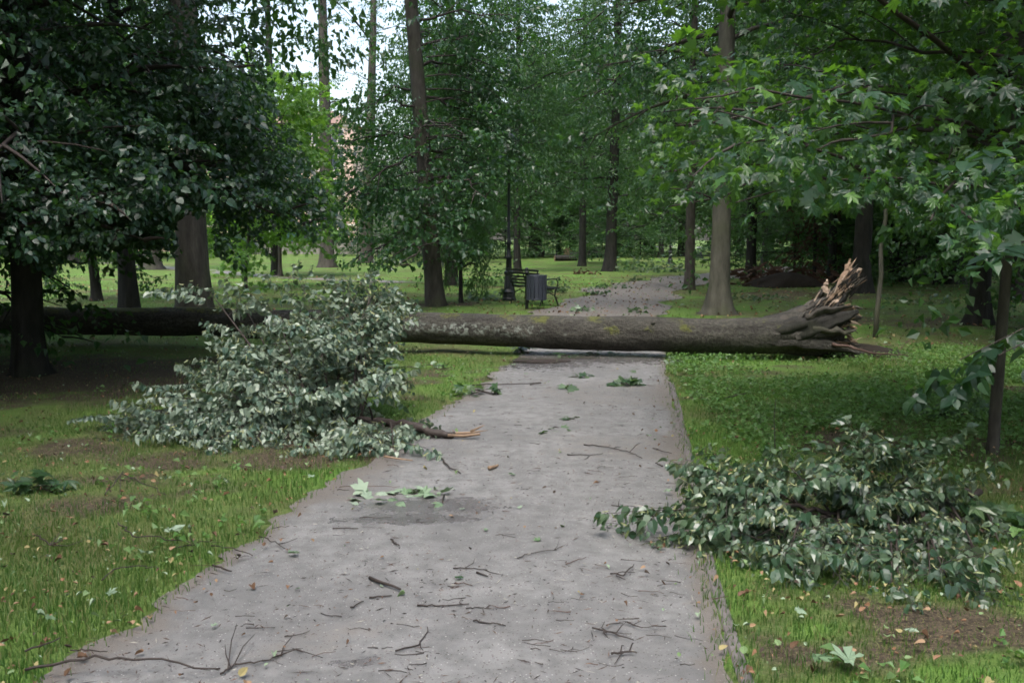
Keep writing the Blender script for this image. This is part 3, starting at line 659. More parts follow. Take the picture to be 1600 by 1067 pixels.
TT = gen_tree(206, 15, rad(31, b), 4.0, 3.8, 44, 'mid', 7, 2.4, lean=(.25, .4), sides=14, flare=1.0)
put_tree('maple_tree', 'pale grey trunk with flared roots right of the path behind the fallen trunk', b, TT, M['linden'], 'low', M['bark_grey'])

# background trees: (px, py, width px, prototype, height, bark, lean, crown, label)
BG = [
 (303, 500, 47, 'tall2', 25, 'bark', (0, 0), .9, 'thick brown trunk just behind the fallen trunk, left of the big leafy bough'),
 (203, 492, 25, 'tall', 22, 'bark_dark', (-.02, 0), .6, 'slender dark trunk behind the fallen trunk, between two thicker ones'),
 (152, 470, 15, 'low', 7, 'bark_dark', (-.06, 0), .7, 'thin leaning dark trunk on the lawn left of the slender trunk'),
 (238, 421, 26, 'tall', 16, 'bark', (0, 0), .7, 'flared trunk by the side path, left of the thick brown trunk'),
 (432, 430, 15, 'sparse', 17, 'bark_dark', (.0, 0), .8, 'dark narrow trunk on the lawn above the big leafy bough'),
 (511, 418, 23, 'sparse', 22, 'bark', (.015, 0), .85, 'tall brown trunk on the bright lawn with sky behind its crown'),
 (572, 411, 20, 'sparse', 20, 'bark', (.04, 0), .8, 'leaning tall trunk on the bright lawn, right of its taller neighbour'),
 (706, 446, 19, 'tall3', 14, 'bark_dark', (0, 0), .6, 'dark trunk close behind the brown linden trunk'),
 (808, 425, 11, 'tall', 15, 'bark_dark', (0, 0), .65, 'narrow dark trunk just right of the near lamp post'),
 (838, 402, 20, 'tall3', 18, 'bark', (0, 0), .9, 'distant flared trunk at the back of the lawn above the bench'),
 (910, 416, 12, 'tall2', 16, 'bark_dark', (0, 0), .8, 'narrow dark trunk on the lawn beside the sawn logs'),
 (953, 424, 19, 'tall', 16, 'bark_dark', (.03, 0), .75, 'leaning dark trunk left of the path bend'),
 (1033, 403, 9, 'tall', 15, 'bark_dark', (0, 0), .7, 'thin distant trunk left of the far lamp post'),
 (1064, 398, 10, 'tall3', 18, 'bark_dark', (0, 0), .8, 'thin distant trunk right of the far lamp post'),
 (1077, 453, 16, 'tall2', 14, 'bark', (0, 0), .6, 'straight brown trunk left of the pale grey trunk at the path bend'),
 (1173, 436, 16, 'tall3', 15, 'bark_dark', (-.01, 0), 1.0, 'dark straight trunk right of the pale grey trunk'),
 (1203, 405, 12, 'tall', 16, 'bark_dark', (0, 0), 1.0, 'pale distant trunk behind the dark straight trunk'),
 (1299, 442, 13, 'tall', 15, 'bark_dark', (0, 0), 1.0, 'dark trunk left of the splintered roots'),
 (1313, 428, 12, 'tall2', 17, 'bark_dark', (0, 0), 1.0, 'farther dark trunk seen just left of the splintered roots'),
 (1345, 458, 27, 'tall3', 15, 'bark_dark', (.005, 0), 1.0, 'thick dark trunk directly behind the splintered roots'),
 (1404, 440, 22, 'tall2', 17, 'bark_dark', (0, 0), 1.0, 'dark trunk in the wood right of the thin pale sapling'),
 (1435, 436, 18, 'tall', 16, 'bark_dark', (.06, 0), 1.0, 'leaning dark trunk in the wood at right'),
 (1488, 444, 30, 'tall3', 16, 'bark_dark', (0, 0), 1.0, 'broad flared trunk in the dark wood at right'),
 (1528, 508, 29, 'tall', 15, 'bark_dark', (.01, 0), 1.0, 'dark flared trunk standing behind the young maple stem'),
 (1590, 470, 30, 'tall2', 16, 'bark_dark', (0, 0), 1.0, 'dark trunk at the right edge behind the young maple'),
]
for (px, py, w, key, H, bark, ln, cr, lab) in BG:
    b = gb(px, py); bg_tree('tree', lab, b, key, rad(w, b), H, bark, None, None, ln, cr)
bg_tree('sapling', 'thin dark sapling beside the brown linden trunk', gb(720, 474), 'low', rad(6.5, gb(720, 474)), 6.5, 'bark_dark', None, None, (0, 0), .30)
bg_tree('sapling', 'young maple with bright yellow-green leaves left of the sky gap', gb(383, 452), 'brightlow', rad(6, gb(383, 452)), 6.6, 'bark', None, None, (.08, 0), .95)
bg_tree('maple_tree', 'sunlit yellow-green maple in front of the peach building', gb(438, 432), 'brightlow', .09, 7.4, 'bark', None, None, (0, 0), 1.2)
# far wood: trees filling the depth behind
rg = random.Random(11); n_far = 0
FARLAB = 'leafy tree in the dense wood at the back of the park'
for k in range(600):
    Yd = rg.uniform(44, 120); px = rg.uniform(-150, 1750); x = (px - 800) / F * Yd
    if n_far >= 80: break
    if 290 < px < 655: continue
    if 880 < px < 1130 and Yd < 75: continue
    if px < 880 and Yd < 62: continue
    n_far += 1
    bg_tree('tree', FARLAB, (x, Yd, 0), rg.choice(['tall', 'tall2', 'tall3']), rg.uniform(.16, .3), rg.uniform(14, 20), 'bark_dark', 'trees of the dense wood at the back', None, (0, 0), rg.uniform(.8, 1.1))
for k, (px, Yd, key, H) in enumerate([(30, 70, 'low', 7), (120, 85, 'low2', 6), (200, 75, 'low', 7), (300, 80, 'low2', 6), (360, 95, 'low', 5), (560, 88, 'low2', 5), (620, 80, 'low', 7), (680, 70, 'low2', 7), (740, 82, 'low', 6),
        (790, 75, 'low2', 7), (850, 90, 'low', 7), (890, 78, 'low2', 6), (940, 95, 'low', 6), (1140, 90, 'low', 6), (1190, 70, 'low2', 6), (1250, 60, 'low', 6), (1300, 75, 'low2', 7), (1360, 52, 'low', 6),
        (1410, 62, 'low2', 6), (1450, 48, 'low', 5.5), (1500, 58, 'low2', 6), (1560, 46, 'low', 6), (1620, 40, 'low2', 6), (1390, 36, 'low', 6), (1460, 33, 'low2', 5.5), (1570, 29, 'low', 6), (1240, 42, 'low2', 6), (1000, 80, 'low2', 5), (960, 62, 'low', 6.5), (1020, 110, 'low', 6)]):
    bg_tree('understory_tree', 'low bushy tree under the tall crowns at the back of the park', ((px - 800) / F * Yd, Yd, 0), key, .06, H, 'bark_dark', 'low bushy trees at the back of the park', None, (0, 0), 1.15)

for k, (x, y, key, H) in enumerate([(-11.5, 11, 'tall3', 15), (-10, 16.5, 'tall', 16), (12.5, 9.5, 'tall', 16), (11, 15, 'tall3', 16), (-8.5, 0, 'tall3', 15), (-7, -7, 'tall', 16), (0, -15, 'tall', 17), (-12, -14, 'tall2', 17), (12, -13, 'tall', 16), (-15, 4, 'tall', 16), (15, 5, 'tall3', 16), (5, -22, 'tall3', 17), (-6, -24, 'tall2', 17)]):  # trees out of view, added to shade the scene
    bg_tree('tree', 'park tree standing outside the picture beside or behind the viewer', (x, y, 0), key, .24, H, 'bark_dark', 'park trees outside the picture', None, (0, 0), 1.0)
for k, (x, y, key, H) in enumerate([(-8.2, 12.5, 'low2', 6.5), (-10.5, 8.5, 'low', 7), (-9.5, 4.5, 'low2', 6.5), (-12, 15, 'low', 7), (-8, 1.5, 'low', 6.5), (9.5, 12.5, 'low2', 6.5), (10.5, 16.5, 'low', 7)]):  # low crowns out of view, added to block light from the sides
    bg_tree('understory_tree', 'low bushy tree outside the picture beside the viewer', (x, y, 0), key, .07, H, 'bark_dark', 'low bushy trees outside the picture', None, (0, 0), 1.0)
# thin pale sapling with bent stem, right of the roots
b = gb(1367, 528); g = np.random.default_rng(9)
pts = np.array([D_(x, y, b[1]) for x, y in [(1367, 530), (1371, 480), (1377, 430), (1376, 390), (1384, 340), (1382, 280), (1386, 200), (1380, 120)]]); pts[0, 2] = -.1
root = thing('sapling', 'thin pale bent sapling right of the splintered roots', 'tree', b)
obj('trunk', MB().tube(pts, np.linspace(.042, .022, 8), 8).mesh('trunk', M['bark_grey'], True), root, world=True)
spr = [(pts[5 + (k % 3)] + g.normal(0, .08, 3), np.array([math.cos(k * 2.4), math.sin(k * 2.4), .1]), np.array([0, 0, 1.]), 1.0) for k in range(12)]
obj('crown', leaf_mesh('crown', expand(spr, 'mid', g), 'low', M['linden'], g), root, world=True, kind='stuff')

# dead brown spruce
b = gb(1272, 440); g = np.random.default_rng(15); root = thing('dead_spruce', 'dead spruce with drooping brown twigs left of the splintered roots', 'tree', b)
tv, tq, P_, r_ = trunk_geo(g, 9, .07, sides=8, flare=.4); obj('trunk', MB().add(tv, tq).mesh('trunk', M['bark_dark'], True), root)
lm_ = MB(); PP, DD, NN, SS = [], [], [], []
for k in range(85):
    z = .5 + k * .065; az = k * 2.4 + g.normal(0, .4); ln = 1.7 * (1 - z / 12) * g.uniform(.5, 1.1); t = np.linspace(0, 1, 5); d = np.array([math.cos(az), math.sin(az), 0])
    L = np.array([0, 0, z]) + np.outer(t * ln, d) + np.outer(t ** 1.5, [0, 0, -.35 * ln]); lm_.tube(L, np.linspace(.014, .004, 5), 4, False)
    for q in range(26):
        tt = g.uniform(.15, 1); p = L[0] + np.array([d[0] * tt * ln, d[1] * tt * ln, -.35 * ln * tt ** 1.5]); PP.append(p); DD.append(nrm(np.array([d[0], d[1], -.9]) + g.normal(0, .6, 3))); NN.append(g.normal(0, 1, 3)); SS.append(g.uniform(.12, .3))
obj('branches', lm_.mesh('branches', M['twig_red'], True), root)
obj('crown', leaf_mesh('crown', [np.array(PP), np.array(DD), np.array(NN), np.array(SS)], 'bract', M['brownfir'], g), root, kind='stuff')

# ------------------------------------------------------------------ the fallen tree
def build_log():
    g = np.random.default_rng(3)
    ctl = [(-260, 500, 15.2, .195), (0, 500.5, 14.6, .207), (200, 502, 14.2, .208), (330, 503, 13.95, .210), (600, 511, 13.45, .214), (900, 519.5, 12.95, .226), (1100, 524, 12.75, .232), (1200, 525, 12.7, .236), (1240, 523, 12.7, .245), (1270, 519, 12.7, .25), (1290, 517, 12.72, .225), (1304, 516, 12.75, .16)]
    C = np.array([D_(x, y, Y_) for x, y, Y_, _ in ctl]); Rr = np.array([c[3] for c in ctl]); al = np.concatenate([[0], np.cumsum(np.linalg.norm(np.diff(C, axis=0), axis=1))])
    n, sd_ = 150, 40; tt = np.concatenate([np.linspace(0, al[7], 210), np.linspace(al[7], al[-1], 41)[1:]]); n = len(tt)
    P = np.stack([np.interp(tt, al, C[:, k]) for k in range(3)], 1); r = np.interp(tt, al, Rr)
    for _ in range(2): P[1:-1] = (P[:-2] + 2 * P[1:-1] + P[2:]) / 4; r[1:-1] = (r[:-2] + 2 * r[1:-1] + r[2:]) / 4
    V, Q, T = tube(P, np.ones(n), sd_, True); Vr = V[:n * sd_].reshape(n, sd_, 3); dirs = Vr - P[:, None]
    ang = np.arctan2(dirs[:, :, 2], -dirs[:, :, 1]); s = tt[:, None] * np.ones((1, sd_))
    bump = (vnoise(s * 1.0, ang * .35, .9, 3) - .5) * .20 + (vnoise(s, ang, .30, 6) - .5) * .09 + (vnoise(s * .4, ang * 3, .22, 16) - .5) * .05
    fl = sstep(al[7], al[-1], s); lob = fl * (.22 * np.cos(5 * ang + .6) + .16 * np.cos(9 * ang + 1 + s * 2) + .3 * (vnoise(s * 2, ang * 2, .5, 8) - .5))
    rr = r[:, None] * (1 + bump + lob); Vr = P[:, None] + dirs * rr[:, :, None]
    Vr[-1] += (g.random((sd_, 3)) - .5) * .16; Vr[-2] += (g.random((sd_, 3)) - .5) * .07
    Vr[:, :, 2] = np.maximum(Vr[:, :, 2], -.03); V[:n * sd_] = Vr.reshape(-1, 3); V[-1] += np.array([-.16, 0, -.02])
    base = np.array([P[-20][0], P[-20][1], 0]); root = thing('fallen_tree', 'long mossy fallen tree trunk with splintered root end lying across the path', 'fallen tree', base)
    me = MB().add(V, Q, T).mesh('trunk', M['log'], True); top = dirs[:, :, 2]; xx = V[:n * sd_, 0].reshape(n, sd_); px_, _, _ = project(V[:n * sd_]); px_ = px_.reshape(n, sd_)
    moss = np.clip(sstep(.35, .95, top), 0, 1) * (.38 + .25 * sstep(500, 150, px_)) + .2 * sstep(500, 250, px_) * sstep(-.2, .8, top)
    for cx, cz, rx in [(578, .75, 14), (622, .8, 22), (800, .9, 30), (845, .75, 22), (960, .3, 10), (1018, .3, 10), (700, .9, 26), (930, .9, 15), (1225, .45, 26), (1250, .7, 22), (1070, .5, 8)]:
        moss = np.maximum(moss, .85 * np.exp(-((px_ - cx) / rx) ** 2 - ((top - cz) / .28) ** 2))
    lich = sstep(545, 590, px_) * sstep(960, 760, px_) * np.exp(-((top - .15) / .5) ** 2) * .85
    addattr(me, 'moss', np.append(moss.ravel(), [0, 0])); addattr(me, 'lichen', np.append(lich.ravel(), [0, 0]))
    obj('trunk', me, root, world=True)
    # splintered roots
    def spike(pts, r, mat, name, sd=7, wob=.35, seed=0, label=None):
        pts = np.array([D_(*p) for p in pts]); k = len(pts); tt = np.linspace(0, 1, k); t2 = np.linspace(0, 1, k * 3); P2 = np.stack([np.interp(t2, tt, pts[:, q]) for q in range(3)], 1)
        g2 = np.random.default_rng(seed); P2[1:-1] += g2.normal(0, .010, (len(P2) - 2, 3)); rr_ = np.interp(t2, tt, r)
        V_, Q_, T_ = tube(P2, rr_, sd, True, wob * .6, seed); nn_ = len(P2) * sd; ridge = 1 + wob * g2.normal(0, .75, sd); ridge = np.clip(ridge, .55, 1.5)
        V_[:nn_] = (P2[:, None] + (V_[:nn_].reshape(-1, sd, 3) - P2[:, None]) * ridge[None, :, None]).reshape(-1, 3); V_[:, 2] = np.maximum(V_[:, 2], -.04)
        o = obj(name, MB().add(V_, Q_, T_).mesh(name, mat, name == 'root'), root, world=True, label=label); return o
    lab = 'torn root stub with pale splintered wood'
    me_log = M['bark']
    for k, (pts, r_) in enumerate([
        ([(1170, 520, 12.7), (1225, 508, 12.66), (1268, 490, 12.64), (1300, 466, 12.64), (1314, 448, 12.66), (1322, 430, 12.7)], [.10, .155, .13, .09, .065, .04]),
        ([(1180, 524, 12.66), (1235, 514, 12.58), (1280, 497, 12.54), (1312, 473, 12.54), (1330, 446, 12.58), (1341, 423, 12.6)], [.10, .15, .11, .07, .045, .032]),
        ([(1170, 518, 12.75), (1220, 505, 12.78), (1255, 488, 12.76), (1278, 468, 12.74), (1289, 452, 12.7)], [.10, .14, .11, .07, .04]),
        ([(1190, 518, 12.85), (1240, 503, 12.93), (1280, 480, 13.0), (1302, 462, 13.02), (1308, 448, 13.0)], [.10, .14, .10, .06, .015]),
        ([(1190, 525, 12.62), (1245, 520, 12.54), (1288, 509, 12.47), (1318, 497, 12.47), (1341, 487, 12.5)], [.10, .15, .11, .08, .03]),
        ([(1200, 522, 12.85), (1250, 516, 12.92), (1300, 503, 12.95), (1330, 497, 12.95), (1346, 496, 12.9)], [.10, .16, .13, .09, .03]),
        ([(1170, 528, 12.66), (1225, 532, 12.57), (1270, 538, 12.5), (1308, 544, 12.46), (1350, 552, 12.4)], [.10, .135, .105, .07, .018]),
        ([(1190, 528, 12.85), (1250, 531, 12.95), (1295, 535, 13.0), (1330, 540, 13.0), (1352, 546, 12.95)], [.10, .14, .11, .07, .02]),
        ([(1260, 500, 12.5), (1285, 486, 12.47), (1308, 482, 12.47), (1332, 478, 12.5)], [.06, .06, .04, .012]),
        ([(1270, 512, 12.48), (1300, 516, 12.42), (1322, 520, 12.44), (1338, 515, 12.46)], [.05, .05, .035, .01])]):
        spike(pts, [q * (.95 if z_ < 2 else .78) for z_, q in enumerate(r_)], M['log'] if k in (0, 6) else M['bark_dark'] if k % 3 == 1 else M['bark'], 'root', 12, .34, 30 + k)
    spike([(1289, 456, 12.66), (1291, 446, 12.66), (1292, 437, 12.66)], [.043, .036, .010], M['wood_pale'], 'splinter', 7, .6, 2)
    spike([(1312, 462, 12.60), (1320, 438, 12.62), (1326, 418, 12.66), (1329, 404, 12.7)], [.035, .058, .036, .006], M['wood'], 'splinter', 7, .6, 4)
    spike([(1318, 452, 12.55), (1310, 466, 12.53), (1302, 478, 12.50)], [.010, .04, .01], M['wood_pale'], 'splinter', 6, .6, 14)
    spike([(1338, 429, 12.58), (1344, 419, 12.6)], [.034, .022], M['wood_pale'], 'splinter', 6, .4, 6)
    spike([(1275, 480, 12.62), (1300, 466, 12.55), (1312, 452, 12.56)], [.012, .03, .008], M['wood'], 'splinter', 6, .5, 16)
    spike([(1300, 538, 12.4), (1330, 543, 12.35), (1380, 553, 12.2), (1420, 556, 12.1)], [.03, .018, .012, .006], M['twig_red'], 'root', 5, .2, 10)
    for k in range(70):
        px = g.uniform(1312, 1346); py = g.uniform(478, 545); Yd = g.uniform(12.5, 12.95); p = D_(px - 16, py - 3, Yd); q = D_(px + g.uniform(-6, 8), py + g.uniform(-10, 8), Yd - g.uniform(-.05, .1)); q[2] = max(q[2], .02)
        m_ = (p + q) / 2 + g.normal(0, .012, 3); w = g.uniform(.008, .024)
        obj('splinter', MB().tube(np.array([p, m_, q]), [w * 1.2, w, w * .25], 5, True, .5, k).mesh('splinter', [M['wood'], M['bark'], M['wood_pale'], M['wood'], M['bark_dark']][k % 5]), root, world=True)
    for k, (px, py, Yd, r_) in enumerate([(958, 508, 12.74, .040), (1020, 505, 12.66, .030)]):
        p = D_(px, py, Yd); obj('knot', MB().tube(np.array([p + [0, .08, -.02], p + [0, -.0, 0], p + [0, -.03, .012], p + [0, -.035, .014]]), [r_ * 1.5, r_ * 1.25, r_ * .9, r_ * .3], 9, True, .3, k).mesh('knot', M['log'], True), root, world=True)
    for k in range(180):
        t_ = g.random(); p = np.array(D_(1265 + 70 * t_ + g.normal(0, 6), 500 - 62 * t_ + g.normal(0, 9), 12.5 + .1 * g.random())); d = nrm(np.array([.5 + g.normal(0, .15), g.normal(-.1, .15), .62 + g.normal(0, .15)])); L = g.uniform(.05, .2); w = g.uniform(.004, .013)
        obj('splinter', MB().tube(np.array([p, p + d * L * .6, p + d * L]), [w, w * .9, w * .15], 4, True, .5, k).mesh('splinter', [M['bark_dark'], M['bark'], M['bark_dark'], M['bark'], M['wood'], M['bark'], M['wood_pale']][k % 7]), root, world=True)
    gr = MB()
    Vs, Qs, Ts = tube(np.array([[0, 0, -.02], [0, 0, .03], [0, 0, .09], [0, 0, .14], [0, 0, .17]]), [1.0, .85, .55, .3, .05], 22, True, .35, 4); c = G(1345, 556)
    Vs[:, :2] *= [.75, .35]; gr.add(Vs + [c[0], c[1], 0], Qs, Ts); obj('soil_clump', gr.mesh('soil_clump', M['soil'], True), root, world=True)
build_log()

# ------------------------------------------------------------------ fallen leafy boughs
def bough(name, label, stem, stem_r, arms, kind, shape, mat, seed, nleaf, base_px, bracts=0, sc=1.0, broken=None, up=(0, 0, 1), spm=6, cat='branch', group=None, arm_r=.010):
    g = np.random.default_rng(seed); base = G(*base_px); root = thing(name, label, cat, base, group)
    St = np.array(stem); k = len(St); tt = np.linspace(0, 1, k); t2 = np.linspace(0, 1, k * 4); S2 = np.stack([np.interp(t2, tt, St[:, q]) for q in range(3)], 1); S2[1:-1] += g.normal(0, .008, (len(S2) - 2, 3))
    obj('stem', MB().tube(S2, np.interp(t2, np.linspace(0, 1, len(stem_r)), stem_r), 8, True, .15, seed).mesh('stem', M['twig'], True), root, world=True)
    spr = []; tw = MB()
    for (t0, tip, n) in arms:
        tip = np.asarray(tip, float); i = min(int(t0 * (len(S2) - 1)), len(S2) - 2); o = S2[i]; mid = (o + tip) / 2 + g.normal(0, .04, 3) + [0, 0, .06 * np.linalg.norm(tip - o)]
        t = np.linspace(0, 1, 8)[:, None]; C = o * (1 - t) ** 2 + 2 * mid * t * (1 - t) + tip * t ** 2; C[:, 2] = np.maximum(C[:, 2], .015)
        obj('side_branch', MB().tube(C, np.linspace(arm_r + .004 * np.linalg.norm(tip - o), .003, 8), 5, True, .1, n).mesh('side_branch', M['twig'], True), root, world=True)
        for m_ in range(n):
            q = .22 + .78 * (m_ + g.random()) / n; x = q * 7; ii = min(int(x), 6); p = C[ii] + (C[ii + 1] - C[ii]) * (x - ii); d = nrm(C[ii + 1] - C[ii]); a = g.normal(0, .9)
            xd = np.array([d[0] * math.cos(a) - d[1] * math.sin(a), d[0] * math.sin(a) + d[1] * math.cos(a), d[2] * .6 + g.normal(-.10, .28)])
            spr.append((p, xd, np.array([g.normal(0, .3), g.normal(0, .3), 1.0]), sc * g.uniform(.6, 1.1)))
    L = expand(spr, kind, g, tw, .003); k = L[0][:, 2] > .012; L = [a[k] for a in L]; print(name, 'leaves', len(L[0]))
    tv = np.concatenate(tw.v); tv[:, 2] = np.maximum(tv[:, 2], .008); tw.v = [tv]
    obj('twigs', tw.mesh('twigs', M['twig']), root, world=True, kind='stuff')
    big = largest(L, np.zeros(3), nleaf); keep = np.ones(len(L[0]), bool); keep[big] = False
    fo = obj('foliage', leaf_mesh('foliage', L, shape, mat, g, .3, keep), root, world=True, kind='stuff'); leaf_objs(L, big, shape, mat, fo, g)
    if bracts:
        w = g.choice(len(L[0]), int(len(L[0]) * bracts), replace=True); B = [L[0][w] + g.normal(0, .02, (len(w), 3)), nrm(np.array([0, 0, -.7]) + g.normal(0, .7, (len(w), 3))), g.normal(0, 1, (len(w), 3)), g.uniform(.028, .06, len(w))]
        B[0][:, 2] = np.maximum(B[0][:, 2], .03); obj('flower_bracts', leaf_mesh('flower_bracts', B, 'bract', M['bract'], g), root, world=True, kind='stuff')
    if broken:
        for j_, pts in enumerate(broken):
            pts = np.array(pts); obj('splinter', MB().tube(pts, [.013, .013, .009, .002][:len(pts)] if len(pts) > 2 else [.012, .003], 6, True, .5, j_ + 3).mesh('splinter', M['wood'], True), root, world=True)
    return root
# big linden bough left of the path
st = [D_(712, 677, 7.52), D_(680, 677, 7.55), D_(640, 664, 7.65), D_(600, 660, 7.9), D_(555, 656, 8.0), D_(510, 648, 8.1), D_(470, 640, 8.1), D_(430, 640, 8.1)]
for p in st: p[2] = max(p[2], .03)
arms = []
for t0, px, py, Yd, n in [(.75, 580, 462, 8.6, 16), (.7, 545, 469, 8.7, 14), (.8, 490, 484, 8.8, 11), (.8, 430, 484, 8.7, 9), (.9, 325, 452, 8.9, 7), (.9, 385, 484, 9.0, 7), (.85, 390, 544, 8.5, 10), (.95, 340, 574, 8.3, 10), (1, 280, 625, 8.2, 11), (1, 225, 645, 8.1, 10),
        (1, 235, 670, 7.7, 11), (1, 290, 688, 7.4, 11), (.95, 340, 692, 7.3, 13), (.95, 400, 694, 7.3, 13), (.85, 450, 684, 7.4, 13), (.8, 420, 594, 7.8, 13), (.75, 500, 544, 7.9, 11), (.6, 560, 544, 8.2, 11), (.55, 592, 574, 8.4, 7), (.5, 560, 620, 7.8, 7),
        (.9, 360, 645, 7.7, 13), (1, 300, 650, 7.8, 11), (.8, 470, 620, 7.6, 11), (.85, 545, 509, 8.6, 11), (.9, 430, 534, 8.5, 10), (1, 330, 625, 8.8, 8), (.55, 585, 499, 8.6, 9), (.7, 500, 509, 8.4, 9), (1, 190, 655, 8.0, 7),
        (.5, 575, 690, 7.25, 15), (.45, 595, 702, 7.1, 15), (.5, 550, 705, 7.1, 14), (.4, 615, 714, 7.0, 8)]:
    tip = D_(px, py, Yd); tip[2] = max(tip[2], .05); arms.append((t0, tip, n))
for t0, px, py, Yd, n in [(1, 212, 648, 8.0, 9), (1, 230, 672, 7.75, 9), (1, 255, 640, 8.3, 9), (1, 245, 690, 7.5, 8), (.95, 300, 600, 8.5, 8)]:
    tip = D_(px, py, Yd); tip[2] = max(tip[2], .05); arms.append((t0, tip, n))
br = [[D_(680, 678, 7.55), D_(705, 677, 7.53), D_(735, 676, 7.5), D_(762, 672, 7.45)], [D_(700, 680, 7.5), D_(725, 681, 7.48), D_(750, 678, 7.44)], [D_(735, 674, 7.5), D_(757, 664, 7.5)]]
br = [[np.array([p[0], p[1], max(p[2], .025)]) for p in q] for q in br]
bough('fallen_bough', 'large broken linden bough with pale limp leaves lying left of the path', st, [.024, .036, .036, .034, .028, .022, .016], arms, 'limp', 'limpleaf', M['bough'], 301, 300, (430, 700), .30, 1.0, br)
# linden bough right of the path
st = [D_(1530, 800, 5.6), D_(1480, 805, 5.5), D_(1420, 806, 5.35), D_(1360, 808, 5.2), D_(1300, 800, 5.1), D_(1240, 790, 5.05), D_(1180, 780, 5.0)]
st = [np.array([p[0], p[1], max(p[2], .1)]) for p in st]; arms = []
for t0, px, py, Yd, n in [(1, 1128, 735, 5.30, 7), (1, 1156, 765, 5.10, 8), (1, 1146, 805, 4.95, 5), (1, 1040, 800, 5.00, 5), (1, 1063, 850, 4.85, 5), (.95, 1136, 845, 4.80, 5), (.9, 1150, 742, 5.20, 7), (.85, 1205, 760, 5.20, 7), (.8, 1145, 875, 4.70, 6), (.75, 1210, 860, 4.70, 7),
        (.7, 1250, 895, 4.60, 7), (.65, 1310, 937, 4.36, 8), (.6, 1265, 810, 5.00, 7), (.5, 1310, 758, 5.20, 7), (.5, 1345, 735, 5.30, 7), (.45, 1370, 860, 4.70, 7), (.4, 1400, 952, 4.36, 7), (.35, 1430, 880, 4.70, 5), (.35, 1395, 775, 5.20, 6), (.3, 1435, 752, 5.30, 6),
        (.2, 1485, 765, 5.30, 6), (.25, 1500, 890, 4.60, 6), (.2, 1535, 957, 4.31, 6), (.3, 1450, 957, 4.31, 5), (.7, 1200, 815, 4.90, 6), (.6, 1340, 830, 4.80, 6), (.9, 1154, 815, 5.00, 5)]:
    tip = D_(px, py, Yd); tip[2] = max(tip[2], .05); arms.append((t0, tip, n))
TP['limp2'] = [template(80 + k, .40, 5, .031, .056, .9, sub_len=.5) for k in range(6)]
for t0, px, py, Yd, n in [(.6, 1300, 947, 4.28, 8), (.45, 1390, 967, 4.22, 8), (.3, 1480, 972, 4.20, 8), (.2, 1555, 967, 4.22, 6), (.75, 1230, 927, 4.36, 8), (.1, 1560, 850, 4.80, 5), (.5, 1360, 770, 5.10, 8), (.8, 1190, 760, 5.10, 7), (.7, 1235, 730, 5.20, 7), (.4, 1410, 725, 5.25, 7), (.4, 1420, 830, 4.90, 7)]:
    tip = D_(px, py, Yd); tip[2] = max(tip[2], .05); arms.append((t0, tip, n))
bough('fallen_bough', 'broken linden bough with glossy dark leaves and pale flower bracts lying right of the path', st, [.020, .020, .018, .015, .012, .008], arms, 'limp2', 'limpleaf2', M['bough2'], 302, 300, (1300, 900), .45, 1.0, arm_r=.006)

# maple branch behind the right bough, small torn sprays and clumps
def clump(label, px, py, wpx, n, kind='debris', shape='maple', size=.085, hpx=None, seed=0, group=None, flat=.5, name='torn_leaf_spray'):
    g = np.random.default_rng(seed + 900); c = G(px, py); Yd = c[1]; w = wpx * Yd / F; h = (hpx or wpx * .3) * Yd / F
    root = thing(name, label, 'leaves', c, group); tw = MB()
    P = np.stack([g.uniform(-.5, .5, n) * w, g.normal(0, .5, n) * max(.12, w * .28), np.abs(g.normal(0, .5, n)) * h + .012], 1); P[:, 2] = np.minimum(P[:, 2], h * 1.1)
    az = g.uniform(0, 6.28, n); D = nrm(np.stack([np.cos(az), np.sin(az), g.normal(-.05, .35, n)], 1)); N = nrm(np.stack([g.normal(0, flat, n), g.normal(0, flat, n) - .15, np.ones(n)], 1)); S = size * g.uniform(.6, 1.15, n)
    D[:, 2] = np.where((P[:, 2] + D[:, 2] * S) < .01, np.abs(D[:, 2]) * .3, D[:, 2]); L = [P, D, N, S]
    for k in range(4):
        a = P[int(g.integers(0, n))]; b_ = P[int(g.integers(0, n))]; tw.tube(np.array([[a[0], a[1], .012], (a + b_) / 2 * [1, 1, .5] + [0, 0, .02], [b_[0], b_[1], max(.012, b_[2] * .6)]]), [.004, .004, .002], 4)
    obj('twig', tw.mesh('twig', M['twig']), root)
    if n <= 60 and Yd < 16: leaf_objs(L, range(n), shape, M[kind], root, g)
    else: obj('foliage', leaf_mesh('foliage', L, shape, M[kind], g), root, kind='stuff')
    return root
clump('spray of pale upturned maple leaves lying flat on the path beside the puddle', 622, 780, 150, 24, 'pale', 'maple', .085, 14, 1, flat=.35)
clump('dark green maple leaf clump on the path nearest the fallen trunk', 978, 604, 55, 26, 'debris', 'maple', .10, 22, 2)
clump('small green leaf spray on the path left of the darker clump', 908, 593, 32, 9, 'debris', 'maple', .085, 9, 3)
clump('little leaf spray on the path in front of the other small spray', 897, 612, 34, 9, 'debris', 'maple', .085, 10, 4)
clump('pair of pale green leaves on the path centre', 868, 675, 44, 7, 'debris', 'maple', .085, 6, 5)
clump('tiny green sprig on the path right of the pale pair', 895, 656, 22, 5, 'debris', 'maple', .07, 6, 6)
clump('dark leafy sprig standing in the grass at the left edge', 75, 770, 85, 24, 'debris', 'maple', .085, 34, 7)
clump('green maple sprays behind the right bough at the edge', 1560, 830, 120, 46, 'debris', 'maple', .10, 40, 8)
clump('dark leafy sprig in the grass left of the young maple stem', 1490, 652, 110, 50, 'debris', 'maple', .09, 26, 9)
clump('leafy debris heap at the foot of the near lamp post', 760, 470, 60, 60, 'debris', 'maplelo', .13, 18, 10)
